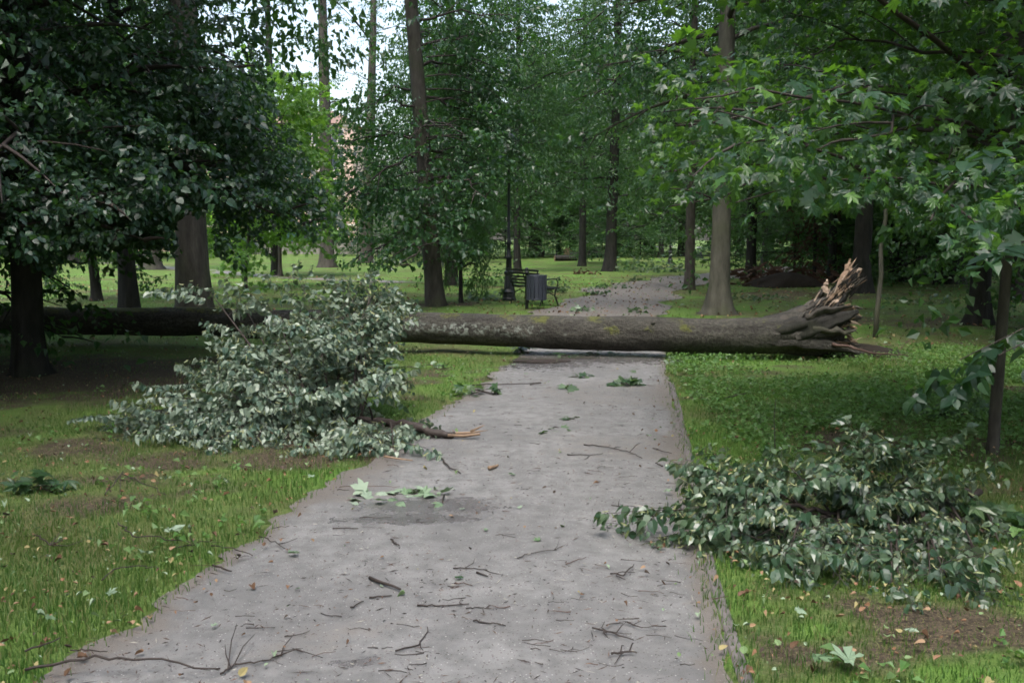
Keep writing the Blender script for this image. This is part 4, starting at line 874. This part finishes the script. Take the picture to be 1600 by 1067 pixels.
clump('leafy bush of broken twigs behind the near lamp post', 760, 448, 95, 150, 'far', 'low', .16, 36, 11, name='leaf_heap')
clump('leafy broken branch right of the litter bin', 868, 458, 34, 60, 'debris', 'low', .16, 22, 12, name='leaf_heap')
clump('long leafy broken branch at the far edge of the path bend', 1025, 426, 130, 240, 'debris', 'low', .22, 24, 13, name='leaf_heap')
clump('leafy twigs on the far path left of centre', 935, 462, 34, 40, 'debris', 'low', .15, 18, 14)
clump('leafy twigs across the far path at its middle', 955, 452, 60, 36, 'debris', 'low', .14, 8, 15)
clump('dark leaf spray at the left border of the far path', 996, 490, 22, 14, 'debris', 'low', .14, 8, 16)
clump('pale leaf spray on the far path just behind the fallen trunk', 908, 488, 36, 26, 'pale', 'low', .13, 14, 17)
clump('small leaf spray at the border near the bend', 997, 440, 24, 26, 'debris', 'low', .16, 9, 18)
clump('pale torn leaves at the grass border under the fallen trunk', 1052, 566, 40, 12, 'pale', 'maple', .085, 8, 19)
clump('grey-green leaf spray half under the fallen trunk at the puddle', 812, 552, 46, 26, 'bough', 'linden', .09, 18, 20)
clump('green leaf spray on the path beneath the fallen trunk', 885, 560, 34, 9, 'debris', 'maple', .08, 8, 21)
clump('few green leaves on the path beneath the trunk, right of the puddle', 940, 556, 50, 10, 'debris', 'maple', .08, 8, 22)
clump('pale leaf spray on the grass border left of the long twig', 745, 618, 70, 20, 'debris', 'maple', .085, 14, 23)
clump('light green leaves at the left grass border behind the bough', 660, 575, 90, 18, 'pale', 'maple', .07, 6, 24)
clump('dark sprig hanging at the right side of the big bough', 605, 612, 30, 16, 'debris', 'linden', .09, 26, 25)
clump('small brown heap of bark on the lawn left of the path bend', 915, 429, 40, 60, 'brownfir', 'low', .16, 7, 28, name='bark_heap')
clump('brown brushwood strewn over the dark earth mound', 1225, 446, 150, 260, 'brownfir', 'bract', .45, 26, 29, name='brushwood', flat=1.5)
clump('leafy debris in the shade right of the pale grey trunk', 1190, 470, 90, 60, 'debris', 'low', .14, 12, 26)
clump('low leafy debris in the dark wood behind the roots', 1440, 475, 130, 80, 'debris', 'low', .15, 14, 27)

# single leaves lying about
LV = [(457, 872, .075, 'pale', 'pale torn leaf lying on the path near the left border'), (803, 748, .06, 'pale', 'pale leaf on the path right of the wood chunk'), (1015, 686, .06, 'pale', 'pale leaf at the right side of the path below the trunk'),
      (724, 802, .045, 'pale', 'small whitish leaf by the puddle'), (760, 835, .045, 'pale', 'small white leaf in the middle of the path'), (842, 852, .06, 'pale', 'pale green leaf right of the white leaf'),
      (1040, 775, .07, 'pale', 'pale leaf at the right path edge above the bough'), (262, 846, .13, 'pale', 'large pale leaf in the grass at left'), (228, 880, .09, 'pale', 'pale leaf in the grass below the large pale one'),
      (170, 946, .06, 'pale', 'small pale leaf in the grass near the left edge'), (75, 986, .07, 'pale', 'whitish leaf in the grass at bottom left'), (490, 757, .06, 'pale', 'pale leaf standing at the left path border'),
      (1275, 1052, .10, 'pale', 'pale maple leaf in the grass at bottom right'), (1332, 1056, .135, 'pale', 'largest pale maple leaf in the grass at bottom right'), (1245, 972, .06, 'pale', 'pale leaf in the grass below the right bough'),
      (1430, 1008, .07, 'pale', 'pale green leaf in the grass right of the largest maple leaf'), (720, 912, .05, 'debris', 'small green leaf on the path beside the thin twigs'), (597, 925, .03, 'pale', 'tiny pale leaf next to the short thick stick'),
      (345, 765, .08, 'debris', 'green leaf in the grass above the curved twig'), (800, 574, .09, 'pale', 'pale leaf at the puddle by the trunk'), (820, 588, .06, 'pale', 'narrow pale leaf below the puddle by the trunk'),
      (690, 718, .05, 'debris', 'green leaf at the lower end of the big bough'), (332, 987, .035, 'pale', 'tiny pale leaf on the path at bottom left'), (810, 800, .04, 'pale', 'small pale leaf in the path centre'), (1055, 668, .05, 'pale', 'pale leaf on the kerb below the trunk')]
g = np.random.default_rng(55)
for k, (px, py, s_, mt, lab) in enumerate(LV):
    c = G(px, py); az = g.uniform(0, 6.28); v_ = int(g.integers(0, 3)); V, Fc = SH['maple'][v_]
    if v_ == 1: V = V * [1, 1, -.6] + [0, 0, 0]
    V = V + g.normal(0, .06, V.shape) * [1, 1, 1.6]; V[:, 1] *= g.uniform(.6, 1); V = V * s_ * .68; V[:, 2] -= V[:, 2].min(); inp = bool(inpoly(np.array([c[0]]), np.array([c[1]]))[0])
    o = single('fallen_leaf', MB().add(V, Fc).mesh('fallen_leaf', M[mt]), lab, 'leaf', 'single leaves torn down by the storm', (c[0], c[1], .026 if inp else .05))
    o.rotation_euler = (g.normal(0, .1), g.normal(0, .1), az)

# ------------------------------------------------------------------ twigs and sticks on the ground
def twig(label, pts, r, seed, mat='twig', forks=(), group=None, lift=0.0, name='twig', cap_mat=None, zs=None, sub=5):
    g = np.random.default_rng(seed + 500); P = np.array([G(*p) for p in pts])
    if zs is not None: P[:, 2] = zs
    base = P[0].copy(); base[2] = 0; k = len(P); n = max(4, (k - 1) * sub + 1); t = np.linspace(0, 1, k); t2 = np.linspace(0, 1, n); Q = np.stack([np.interp(t2, t, P[:, q]) for q in range(3)], 1)
    ln = np.sum(np.linalg.norm(np.diff(P, axis=0), axis=1)); Q[1:-1, :2] += g.normal(0, .018 * min(ln, .6), (n - 2, 2)); r = r * .68; Q[:, 2] += .022 + r + lift + np.abs(g.normal(0, .003, n)); mb = MB().tube(Q, np.linspace(r, r * .55, n), 6, True, .25, seed)
    for (t0, pf, zf) in forks:
        i = int(t0 * (n - 1)); e = G(*pf) if not isinstance(pf, np.ndarray) else pf; e = e.copy(); e[2] = zf + .02; m_ = (Q[i] + e) / 2 + g.normal(0, .012, 3); m_[2] = max(m_[2], .025)
        q2 = [Q[i], m_, e]; mb.tube(np.array(q2), [r * .7, r * .55, r * .3], 5, True, .2, seed)
    return single(name, MB().add(np.concatenate(mb.v) - base, *mb.f).mesh(name, M[mat], True), label, 'twig' if name == 'twig' else 'stick', group, base)
twig('long dark branch lying along the bottom left corner of the path', [(40, 1066), (150, 1058), (250, 1058), (345, 1064)], .0085, 1, name='fallen_branch', zs=[.02, .05, .04, .02])
twig('dark forked twig rising from the bottom left branch', [(345, 1064), (368, 1048), (405, 1046), (446, 1031)], .006, 2, 'twig', [(.38, (398, 1010), .03), (.22, (371, 1000), .05), (.3, (352, 1022), .02), (.95, (459, 1010), .03), (.9, (505, 1039), .01)], name='fallen_branch')
twig('short thick dark stick on the path, lower left of centre', [(578, 913), (626, 932)], .014, 3, name='stick', sub=4)
twig('thin sliver of wood at the foot of the big bough', [(600, 720), (645, 726)], .012, 4, 'wood', name='stick', sub=4)
twig('curved dark twig below the big bough', [(688, 721), (700, 735), (720, 746)], .010, 5)
twig('short chunk of broken branch standing out on the path centre', [(764, 740), (778, 735)], .022, 6, 'wood', name='stick', sub=4)
twig('long straight twig on the left of the path near the trunk', [(738, 606), (790, 605), (845, 602)], .011, 7, forks=[(.2, (735, 612), .0)])
twig('short dark twig right of the long straight twig', [(828, 605), (846, 603)], .010, 8)
twig('second straight stick below the long twig', [(732, 614), (785, 612)], .010, 9)
twig('forked thin twig at the right of the path below the trunk', [(912, 700), (950, 704), (985, 712), (1003, 722)], .007, 10, forks=[(.4, (970, 702), 0), (.7, (1000, 700), .02)])
twig('thin twig left of the forked one', [(886, 716), (920, 717), (942, 715)], .006, 11, forks=[(.5, (912, 722), 0)])
twig('forked twig with side shoot at the right of the lower path', [(954, 904), (975, 908), (990, 890)], .0065, 12, forks=[(.2, (978, 912), 0), (.1, (992, 903), .01)])
twig('long thin twig across the lower path, left of centre', [(652, 955), (690, 956), (733, 953)], .006, 13, forks=[(.9, (722, 948), .02)])
twig('wavy thin twig right of the long thin one', [(728, 960), (745, 957), (772, 961)], .004, 14)
twig('angled dark twig near the bottom centre', [(740, 979), (765, 983), (790, 987)], .006, 15)
twig('bent twig at bottom centre left', [(618, 1028), (655, 1016), (668, 991)], .005, 16, forks=[(.6, (662, 1024), 0)])
twig('spiky dark twig at bottom right of the path', [(925, 991), (955, 997), (990, 1010)], .006, 17, forks=[(.4, (945, 985), .02), (.3, (950, 1003), 0), (.6, (975, 990), .02)])
twig('rough dark twig at the bottom right corner of the path', [(955, 1032), (980, 1028), (995, 1030)], .007, 18, forks=[(.4, (960, 1045), 0), (.6, (990, 1020), .02), (.3, (975, 1024), .02)])
twig('small dark star-shaped twig right of the spiky one', [(980, 982), (1004, 990)], .005, 19, forks=[(.3, (1002, 980), .01)])
twig('thin twig with a fork on the left of the middle path', [(708, 896), (735, 896), (762, 899)], .005, 20, forks=[(.3, (742, 884), .02), (.95, (790, 905), 0)])
twig('short dark stub left of the forked twigs', [(745, 903), (762, 909)], .008, 21)
twig('long thin twig in the middle of the path', [(808, 880), (845, 869), (870, 866)], .004, 22, forks=[(.9, (884, 862), .02), (.9, (874, 857), .03)])
twig('reddish straight twig right of the path centre', [(884, 889), (916, 878)], .004, 23, 'twig_red')
twig('tangled fine twig at the right path edge above the bough', [(955, 797), (982, 798)], .006, 24, forks=[(.4, (968, 790), .02)])
twig('dark twig at the left grass border', [(275, 864), (300, 858), (295, 832)], .005, 25, forks=[(.2, (350, 862), .03)])
twig('long curved twig in the grass at left', [(185, 832), (210, 854), (250, 856), (298, 864)], .006, 26, lift=.03)
twig('twig arched over the grass at the left', [(165, 790), (190, 765), (220, 775), (260, 790)], .006, 27, lift=.04, zs=[0, .05, .03, 0], forks=[(.3, (192, 785), .0)])
twig('thin arched twig in the lower left grass', [(160, 925), (185, 905), (220, 902), (248, 906)], .005, 28, lift=.03)
twig('forked twig in the grass at the far left', [(55, 853), (80, 868), (100, 860)], .006, 29, lift=.03, forks=[(.5, (130, 862), .04), (.5, (102, 845), .05)])
twig('short dark twig at the path border, lower left', [(330, 860), (365, 864), (395, 876)], .006, 30)
twig('dark stub at the left path border', [(333, 892), (362, 902)], .009, 31)
twig('dark twig poking from the grass onto the path, bottom left', [(40, 1036), (95, 1015)], .006, 32, lift=.02)
twig('curved dark twig on the path border at bottom left', [(110, 1026), (140, 1025), (168, 1030)], .005, 33)
twig('twig with torn leaf near the left path border', [(405, 846), (430, 855), (450, 866)], .005, 34, forks=[(.6, (465, 852), .02)])
twig('bent twig on the left of the path below the puddle', [(520, 833), (560, 833)], .007, 35)
twig('fine twig along the path left of the puddle', [(562, 816), (612, 815)], .005, 36)
twig('dark kinked twig left of centre', [(611, 850), (618, 858), (624, 860)], .008, 37)
twig('thin stem of the pale maple spray', [(530, 769), (600, 768), (625, 770)], .004, 38, 'twig_red', lift=.01)
twig('short dark stick in two pieces at left of the lower path', [(577, 943), (612, 939)], .007, 39)
twig('small twig pointing down left of the lower path', [(548, 960), (568, 948)], .006, 40)
twig('reddish root fibre pointing up at right of the torn roots', [(1408, 548), (1438, 532)], .012, 41, 'twig_red', zs=[0, .16])
twig('dark stick on the grass right of the path below the trunk', [(1132, 634), (1165, 625)], .012, 42, lift=.04)
twig('bare shoot standing in the grass above the right bough', [(1211, 712), (1210, 700)], .006, 43, zs=[0, .35])
twig('dark twig at the kerb right of the path', [(1020, 706), (1050, 714)], .007, 44)
twig('twig on the right of the middle path', [(1035, 735), (1024, 730)], .009, 45)
g = np.random.default_rng(66); cnt = 0; TWL = 'small dark twig fragment among the litter on the path'
while cnt < 90:
    px = g.uniform(150, 1120); py = 560 + 500 * g.random() ** .8
    c = G(px, py)
    if not inpoly(np.array([c[0]]), np.array([c[1]]))[0]: continue
    a = g.uniform(-.5, .5) + (math.pi if g.random() < .5 else 0); ln = g.uniform(.03, .12); e = c + np.array([math.cos(a), math.sin(a), 0]) * ln; ex_, ey_, _ = project(e[None]); mx, my, _ = project(((c + e) / 2 + np.array([0, g.normal(0, .012), 0]))[None])
    twig(TWL, [(px, py), (mx[0], my[0]), (ex_[0], ey_[0])], g.uniform(.0018, .0042), 100 + cnt, 'twig' if g.random() < .7 else 'twig_red', group='small twig fragments on the path', sub=2); cnt += 1

# ------------------------------------------------------------------ street furniture
def lamp_post(label, base, H=4.1):
    root = thing('lamp_post', label, 'lamp post', base, 'park lamp posts')
    obj('base', MB().lathe([(0, 0), (.19, 0), (.19, .06), (.165, .09), (.16, .20), (.185, .23), (.15, .27), (.13, .30), (.10, .66), (.125, .69), (.125, .74), (.08, .78)], 10).mesh('base', M['iron']), root)
    obj('shaft', MB().lathe([(.08, .78), (.07, 1.05), (.085, 1.08), (.085, 1.13), (.055, 1.17), (.05, 1.42), (.065, 1.45), (.065, 1.5), (.04, 1.54), (.032, H - .6), (.05, H - .57), (.03, H - .52), (.03, H - .42)], 10).mesh('shaft', M['iron'], True), root)
    la = obj('lantern', MB().lathe([(.03, H - .42), (.12, H - .40), (.13, H - .37), (.0, H - .36)], 6).mesh('lantern', M['iron']), root)
    obj('glass', MB().lathe([(.10, H - .37), (.17, H - .03), (0, H - .03)], 6).mesh('glass', M['glass_lamp']), la)
    obj('cap', MB().lathe([(.21, H - .03), (.19, H + .03), (.07, H + .12), (.03, H + .17), (.03, H + .22), (0, H + .25)], 6).mesh('cap', M['iron']), la)
lamp_post('dark cast-iron lamp post beside the bench, left of the path', gb(795, 470))
lamp_post('far lamp post at the path bend behind leafy debris', gb(1047, 412))

b = gb(829, 483); root = thing('litter_bin', 'blue-grey slatted litter bin on a post in front of the bench', 'litter bin', b)
pc = D_(823, 470, b[1]) - np.array(b); bc = D_(836, 470, b[1]) - np.array(b)
obj('post', MB().lathe([(.035, -.1), (.035, .80), (.055, .81), (.055, .84), (.025, .86), (.04, .89), (.035, .93), (0, .95)], 10, (pc[0], 0, 0)).mesh('post', M['iron'], True), root)
obj('liner', MB().lathe([(0, .22), (.20, .22), (.215, .76), (.20, .77), (.17, .70), (0, .6)], 16, (bc[0] + .03, 0, 0)).mesh('liner', M['bin'], True), root)
sm = MB().box((0, 0, 0), (.008, .036, .28)).mesh('slat', M['bin'])
for k in range(16):
    a = k * math.pi / 8; o = obj('slat', sm, root, (bc[0] + .03 + .225 * math.cos(a), .225 * math.sin(a), .49)); o.rotation_euler = (0, 0, a)
for z in (.24, .74): obj('hoop', MB().lathe([(.232, z - .015), (.238, z), (.232, z + .015)], 20, (bc[0] + .03, 0, 0)).mesh('hoop', M['bin']), root)
b = gb(834, 476); root = thing('bench', 'ornate iron park bench with slatted back behind the litter bin', 'bench', b, None, math.radians(-62)); L_ = .72
def side_frame(x):
    m = MB(); c = lambda pts, r: m.tube(np.array([[x, y, z] for y, z in pts]), r, 6)
    c([(.26, 0), (.22, .12), (.16, .25), (.20, .40), (.22, .44)], .018); c([(-.24, 0), (-.20, .14), (-.14, .28), (-.18, .44)], .018); c([(.22, .43), (0, .40), (-.18, .43)], .016)
    c([(-.18, .43), (-.26, .65), (-.33, .86)], .018); c([(.22, .43), (.25, .56), (.20, .64), (0, .64), (-.22, .62)], .016); c([(.16, .25), (0, .33), (-.14, .28)], .012); c([(.27, .60), (.29, .64), (.25, .67), (.2, .64)], .014); return m
for x in (-L_, 0, L_): obj('leg_frame', side_frame(x).mesh('leg_frame', M['iron'], True), root)
for k in range(6): obj('seat_slat', MB().box((0, -.16 + k * .075, .445 - .02 * math.sin(k * .6)), (L_ + .08, .029, .012)).mesh('seat_slat', M['iron']), root)
for k in range(5):
    z = .52 + k * .08; obj('back_slat', MB().box((0, -.20 - (z - .45) * .34, z), (L_ + .08, .012, .022)).mesh('back_slat', M['iron']), root)
b = gb(1092, 418); r2 = thing('bench', 'far dark bench beside the path bend', 'bench', b, None, math.radians(-70))
obj('leg_frame', side_frame(-.7).mesh('leg_frame', M['iron']), r2); obj('leg_frame', side_frame(.7).mesh('leg_frame', M['iron']), r2)
for k in range(4): obj('back_slat', MB().box((0, -.24 - k * .03, .55 + k * .09), (.8, .014, .034)).mesh('back_slat', M['bin']), r2)
for k in range(4): obj('seat_slat', MB().box((0, -.12 + k * .1, .445), (.8, .04, .012)).mesh('seat_slat', M['bin']), r2)

# sawn logs on the far lawn
g = np.random.default_rng(12)
for k, (px, py, ln, r, az, lab) in enumerate([(884, 408, 1.6, .22, .2, 'sawn log lying on the far lawn, nearest of the heap'), (890, 403, 1.0, .42, 1.2, 'thick dark sawn log at the left of the far heap'), (903, 404, 1.4, .28, .1, 'sawn log in the middle of the far heap'), (925, 402, 1.3, .36, .9, 'orange-cut log at the right of the far heap'), (935, 403, 1.8, .3, 0, 'low log at the right end of the far heap')]):
    c = gb(px, py); root = thing('sawn_log', lab, 'log', c, 'sawn logs on the far lawn', az)
    t = np.linspace(-ln / 2, ln / 2, 6); obj('bark', MB().tube(np.stack([t, 0 * t, np.full(6, r * .92)], 1), r, 12, False, .1, k).mesh('bark', M['bark_dark'], True), root)
    for sgn in (-1, 1): obj('cut_face', MB().lathe([(0, 0), (r * .97, 0)], 12).mesh('cut_face', M['wood']), root, (sgn * ln / 2, 0, r * .92)).rotation_euler = (0, sgn * math.pi / 2, 0)
# earth mound at right
c = gb(1228, 448); V, Q, T = tube(np.array([[0, 0, -.1], [0, 0, .05], [0, 0, .22], [0, 0, .36], [0, 0, .45], [0, 0, .48]]), [1.3, 1.2, .95, .6, .3, .06], 26, True, .5, 9)
V[:, :2] *= [1, .7]; single('earth_mound', MB().add(V, Q, T).mesh('earth_mound', M['soil'], True), 'low dark mound of earth and brushwood behind the fallen trunk', 'mound', None, c)

# ------------------------------------------------------------------ building and garden wall behind the trees
def building():
    Yb = 112.0; x0 = (40 - 800) / F * Yb; x1 = (556 - 800) / F * Yb; H = 14.6; Dp = 12
    root = thing('apartment_building', 'peach apartment building seen through the trees at left', 'building', ((x0 + x1) / 2, Yb, 0)); hw = (x1 - x0) / 2
    obj('wall', MB().box((0, Dp / 2, H / 2), (hw, Dp / 2, H / 2)).mesh('wall', M['plaster']), root)
    V = [(-hw - .5, -.5, H), (hw + .5, -.5, H), (hw + .5, Dp + .5, H), (-hw - .5, Dp + .5, H), (-hw + 3, Dp / 2, H + 2.2), (hw - 3, Dp / 2, H + 2.2)]
    obj('roof', MB().add(V, [[0, 1, 5, 4], [2, 3, 4, 5], [3, 2, 1, 0]], [[1, 2, 5], [3, 0, 4]]).mesh('roof', M['rooftile']), root)
    fm = MB().box((0, 0, 0), (.75, .05, .95)).mesh('window', M['plaster2']); pm = MB().box((0, 0, 0), (.29, .03, .80)).mesh('pane', M['pane']); sm_ = MB().box((0, 0, 0), (.85, .12, .05)).mesh('sill', M['plaster2'])
    nwin = 13
    for r in range(5):
        for c in range(nwin):
            x = -hw + 1.8 + c * (2 * hw - 3.6) / (nwin - 1); z = 1.7 + r * 2.85
            w = obj('window', fm, root, (x, -.04, z))
            for sgn in (-1, 1): obj('pane', pm, w, (sgn * .35, -.045, 0))
            obj('sill', sm_, w, (0, -.1, -1.0))
    for z in (2.9, 14.2): obj('cornice', MB().box((0, -.06, z + .2), (hw + .05, .1, .12)).mesh('cornice', M['plaster2']), root)
building()
b = (-21.0, 96.0, 0); root = thing('garden_wall', 'low grey stone wall at the back of the lawn in front of the peach building', 'wall', b)
obj('wall', MB().box((0, 0, .55), (13, .2, .6)).mesh('wall', M['wallstone']), root); obj('coping', MB().box((0, 0, 1.19), (13.1, .26, .05)).mesh('coping', M['stone']), root)
b2 = (-21.0, 96.0, 1.24); root = thing('park_fence', 'green railing fence on top of the low stone wall', 'fence', b2)
for k in range(14): obj('post', MB().box((-13 + k * 2, 0, .6), (.04, .04, .6)).mesh('post', M['fence']), root)
obj('rail', MB().box((0, 0, 1.12), (13, .025, .03)).mesh('rail', M['fence']), root); obj('rail', MB().box((0, 0, .15), (13, .025, .03)).mesh('rail', M['fence']), root)
pk = MB()
for k in range(180): pk.box((-13 + k * .145, 0, .62), (.012, .012, .52))
obj('pickets', pk.mesh('pickets', M['fence']), root, kind='stuff')
cont = thing('green_hut', 'green boarded hut by the garden wall behind the lawn', 'hut', (-22.6, 99.0, 0)); obj('wall', MB().box((0, 0, 1.2), (1.9, 1.2, 1.2)).mesh('wall', M['fence']), cont); obj('roof', MB().box((0, 0, 2.46), (2.1, 1.4, .06)).mesh('roof', M['rooftile']), cont)

# ------------------------------------------------------------------ grass, ground cover, litter
def scatter(bands, g, xm=1.6):
    out = []
    for (y0, y1, d) in bands:
        n = int((y1 - y0) * (.535 * (y0 + y1) + 2 * xm) * d); y = g.uniform(y0, y1, n); hw_ = .535 * y + xm; out.append(np.stack([g.uniform(-1, 1, n) * hw_, y], 1))
    return np.concatenate(out)
SHP = POLY
def grass():
    g = np.random.default_rng(1); P = scatter([(2.6, 5, 5600), (5, 8, 3000), (8, 13, 1150), (13, 20, 420), (20, 34, 80)], g)
    x, y = P.T; k = ~inpoly(x + g.normal(0, .055, len(x)), y + g.normal(0, .055, len(x))) & ~inpoly(x, y, SP1) & ~inpoly(x, y, SP2)
    b_ = bareness(x, y); dn = vnoise(x, y, .25, 77); k &= g.random(len(x)) > np.clip(b_ * 1.0 - .08 + (dn - .55) * .9, 0, .95); x, y, b_ = x[k], y[k], b_[k]; n = len(x)
    far_ = np.clip(y / 13, 1, 4.5); h = g.uniform(.022, .062, n) * (1 - .35 * b_) * far_ ** .35 * (.7 + .6 * vnoise(x, y, .8, 12)); w = g.uniform(.0011, .0026, n) * far_ * 1.2
    az = g.uniform(0, 6.28, n); ln = np.abs(g.normal(.35, .35, n)) * h; dx, dy = np.cos(az) * ln, np.sin(az) * ln; fz = g.uniform(0, 6.28, n); sx, sy = np.cos(fz) * w, np.sin(fz) * w; z0 = np.full(n, -.012)
    V = np.stack([np.stack([x - sx, y - sy, z0], 1), np.stack([x + sx, y + sy, z0], 1), np.stack([x + sx * .7 + dx * .35, y + sy * .7 + dy * .35, h * .6], 1), np.stack([x - sx * .7 + dx * .35, y - sy * .7 + dy * .35, h * .6], 1), np.stack([x + dx, y + dy, h], 1)], 1)
    nf = y < 13; mb = MB(); Vn = V[nf]; o = np.arange(len(Vn))[:, None] * 5; mb.add(Vn.reshape(-1, 3), o + [[0, 1, 2, 3]], o + [[3, 2, 4]]); Vf_ = V[~nf][:, [0, 1, 4]]; o = np.arange(len(Vf_))[:, None] * 3; mb.add(Vf_.reshape(-1, 3), o + [[0, 1, 2]]); print('grass blades', n)
    single('grass', mb.mesh('grass', M['grass']), 'short green lawn grass on both sides of the path', 'grass', kind='stuff')
grass()
def cover():
    g = np.random.default_rng(2); n = 26000; x = g.uniform(1.8, 8.5, n); y = g.uniform(5.2, 14.5, n); d = vnoise(x, y, .9, 5) ; m = sstep(6.2, 7.8, y) * sstep(14.4, 12.5, y)
    k = (g.random(n) < np.clip((d - .28) * 2.2, 0, 1) * m * .9) & ~inpoly(x - .06, y) & (bareness(x, y) < .75); x, y = x[k], y[k]
    x2 = g.uniform(-9, 8, 9000); y2 = g.uniform(3.2, 14, 9000); k2 = (vnoise(x2, y2, .7, 66) > .58) & ~inpoly(x2, y2) & (bareness(x2, y2) < .6); k2 &= g.random(9000) < .45; x = np.append(x, x2[k2]); y = np.append(y, y2[k2])
    x = np.repeat(x, 3) + g.normal(0, .03, 3 * len(x)); y = np.repeat(y, 3) + g.normal(0, .03, 3 * len(y)); n = len(x); k = ~inpoly(x, y); x, y = x[k], y[k]; n = len(x)
    az = g.uniform(0, 6.28, n); L = [np.stack([x, y, g.uniform(.02, .10, n)], 1), nrm(np.stack([np.cos(az), np.sin(az), g.normal(.05, .25, n)], 1)), np.stack([g.normal(0, .3, n), g.normal(0, .3, n), np.ones(n)], 1), g.uniform(.025, .06, n)]
    print('cover', n); single('ground_cover', leaf_mesh('ground_cover', L, 'low', M['cover'], g), 'low broad-leaved ground cover plants in the grass', 'plants', kind='stuff')
cover()
def litter():
    g = np.random.default_rng(4); P = scatter([(2.7, 5, 210), (5, 8, 130), (8, 14, 55), (14, 40, 14)], g); x, y = P.T; ip_ = inpoly(x, y)
    dm = np.array([np.min(np.hypot(POLY[::4, 0] - a, POLY[::4, 1] - b__)) for a, b__ in P]); pr = np.where(ip_, .05 + .7 * (y > 13) + .75 * np.exp(-dm / .10), .55 + .4 * np.exp(-dm / .2)); k = g.random(len(x)) < pr; x, y, ip_ = x[k], y[k], ip_[k]; n = len(x); az = g.uniform(0, 6.28, n)
    L = [np.stack([x, y, np.where(ip_, .03, g.uniform(.03, .06, n))], 1), nrm(np.stack([np.cos(az), np.sin(az), g.normal(0, .12, n)], 1)), np.stack([g.normal(0, .2, n), g.normal(0, .2, n), np.ones(n)], 1), np.clip(g.lognormal(-4.05, .45, n), .008, .038) * np.where(y > 14, 2.2, 1)]
    single('leaf_litter', leaf_mesh('leaf_litter', L, 'limpleaf', M['litter'], g), 'small brown and pale dead leaves strewn over grass and path', 'leaf litter', kind='stuff')
    P = scatter([(2.7, 4.5, 420), (4.5, 7, 260), (7, 12, 110), (12, 30, 50)], g, .3); k = inpoly(P[:, 0], P[:, 1]) & (g.random(len(P)) < .35 + .8 * sstep(.45, .7, vnoise(P[:, 0], P[:, 1], .6, 9))); P = P[k]; n = len(P); az = g.uniform(0, 6.28, n); ln = np.clip(g.lognormal(-4.6, .7, n), .003, .05); w = g.uniform(.0012, .003, n)
    d = np.stack([np.cos(az), np.sin(az)], 1); s_ = np.stack([-d[:, 1], d[:, 0]], 1); z = .027; c = P; V = np.stack([np.column_stack([c - d * ln[:, None], np.full(n, z)]), np.column_stack([c + s_ * w[:, None], np.full(n, z + .002)]), np.column_stack([c + d * ln[:, None], np.full(n, z + .002)]), np.column_stack([c - s_ * w[:, None], np.full(n, z)]), np.column_stack([c, z + w * 1.6])], 1); o = np.arange(n)[:, None] * 5
    single('bark_crumbs', MB().add(V.reshape(-1, 3), o + [[3, 4, 0]], o + [[4, 1, 0]], o + [[4, 2, 1]], o + [[3, 2, 4]]).mesh('bark_crumbs', M['crumb']), 'tiny bark crumbs and seed litter scattered on the path', 'debris', kind='stuff')
litter()
print('objects', len(bpy.data.objects), 'tris', sum(len(m.loops) - 2 * len(m.polygons) for m in bpy.data.meshes))
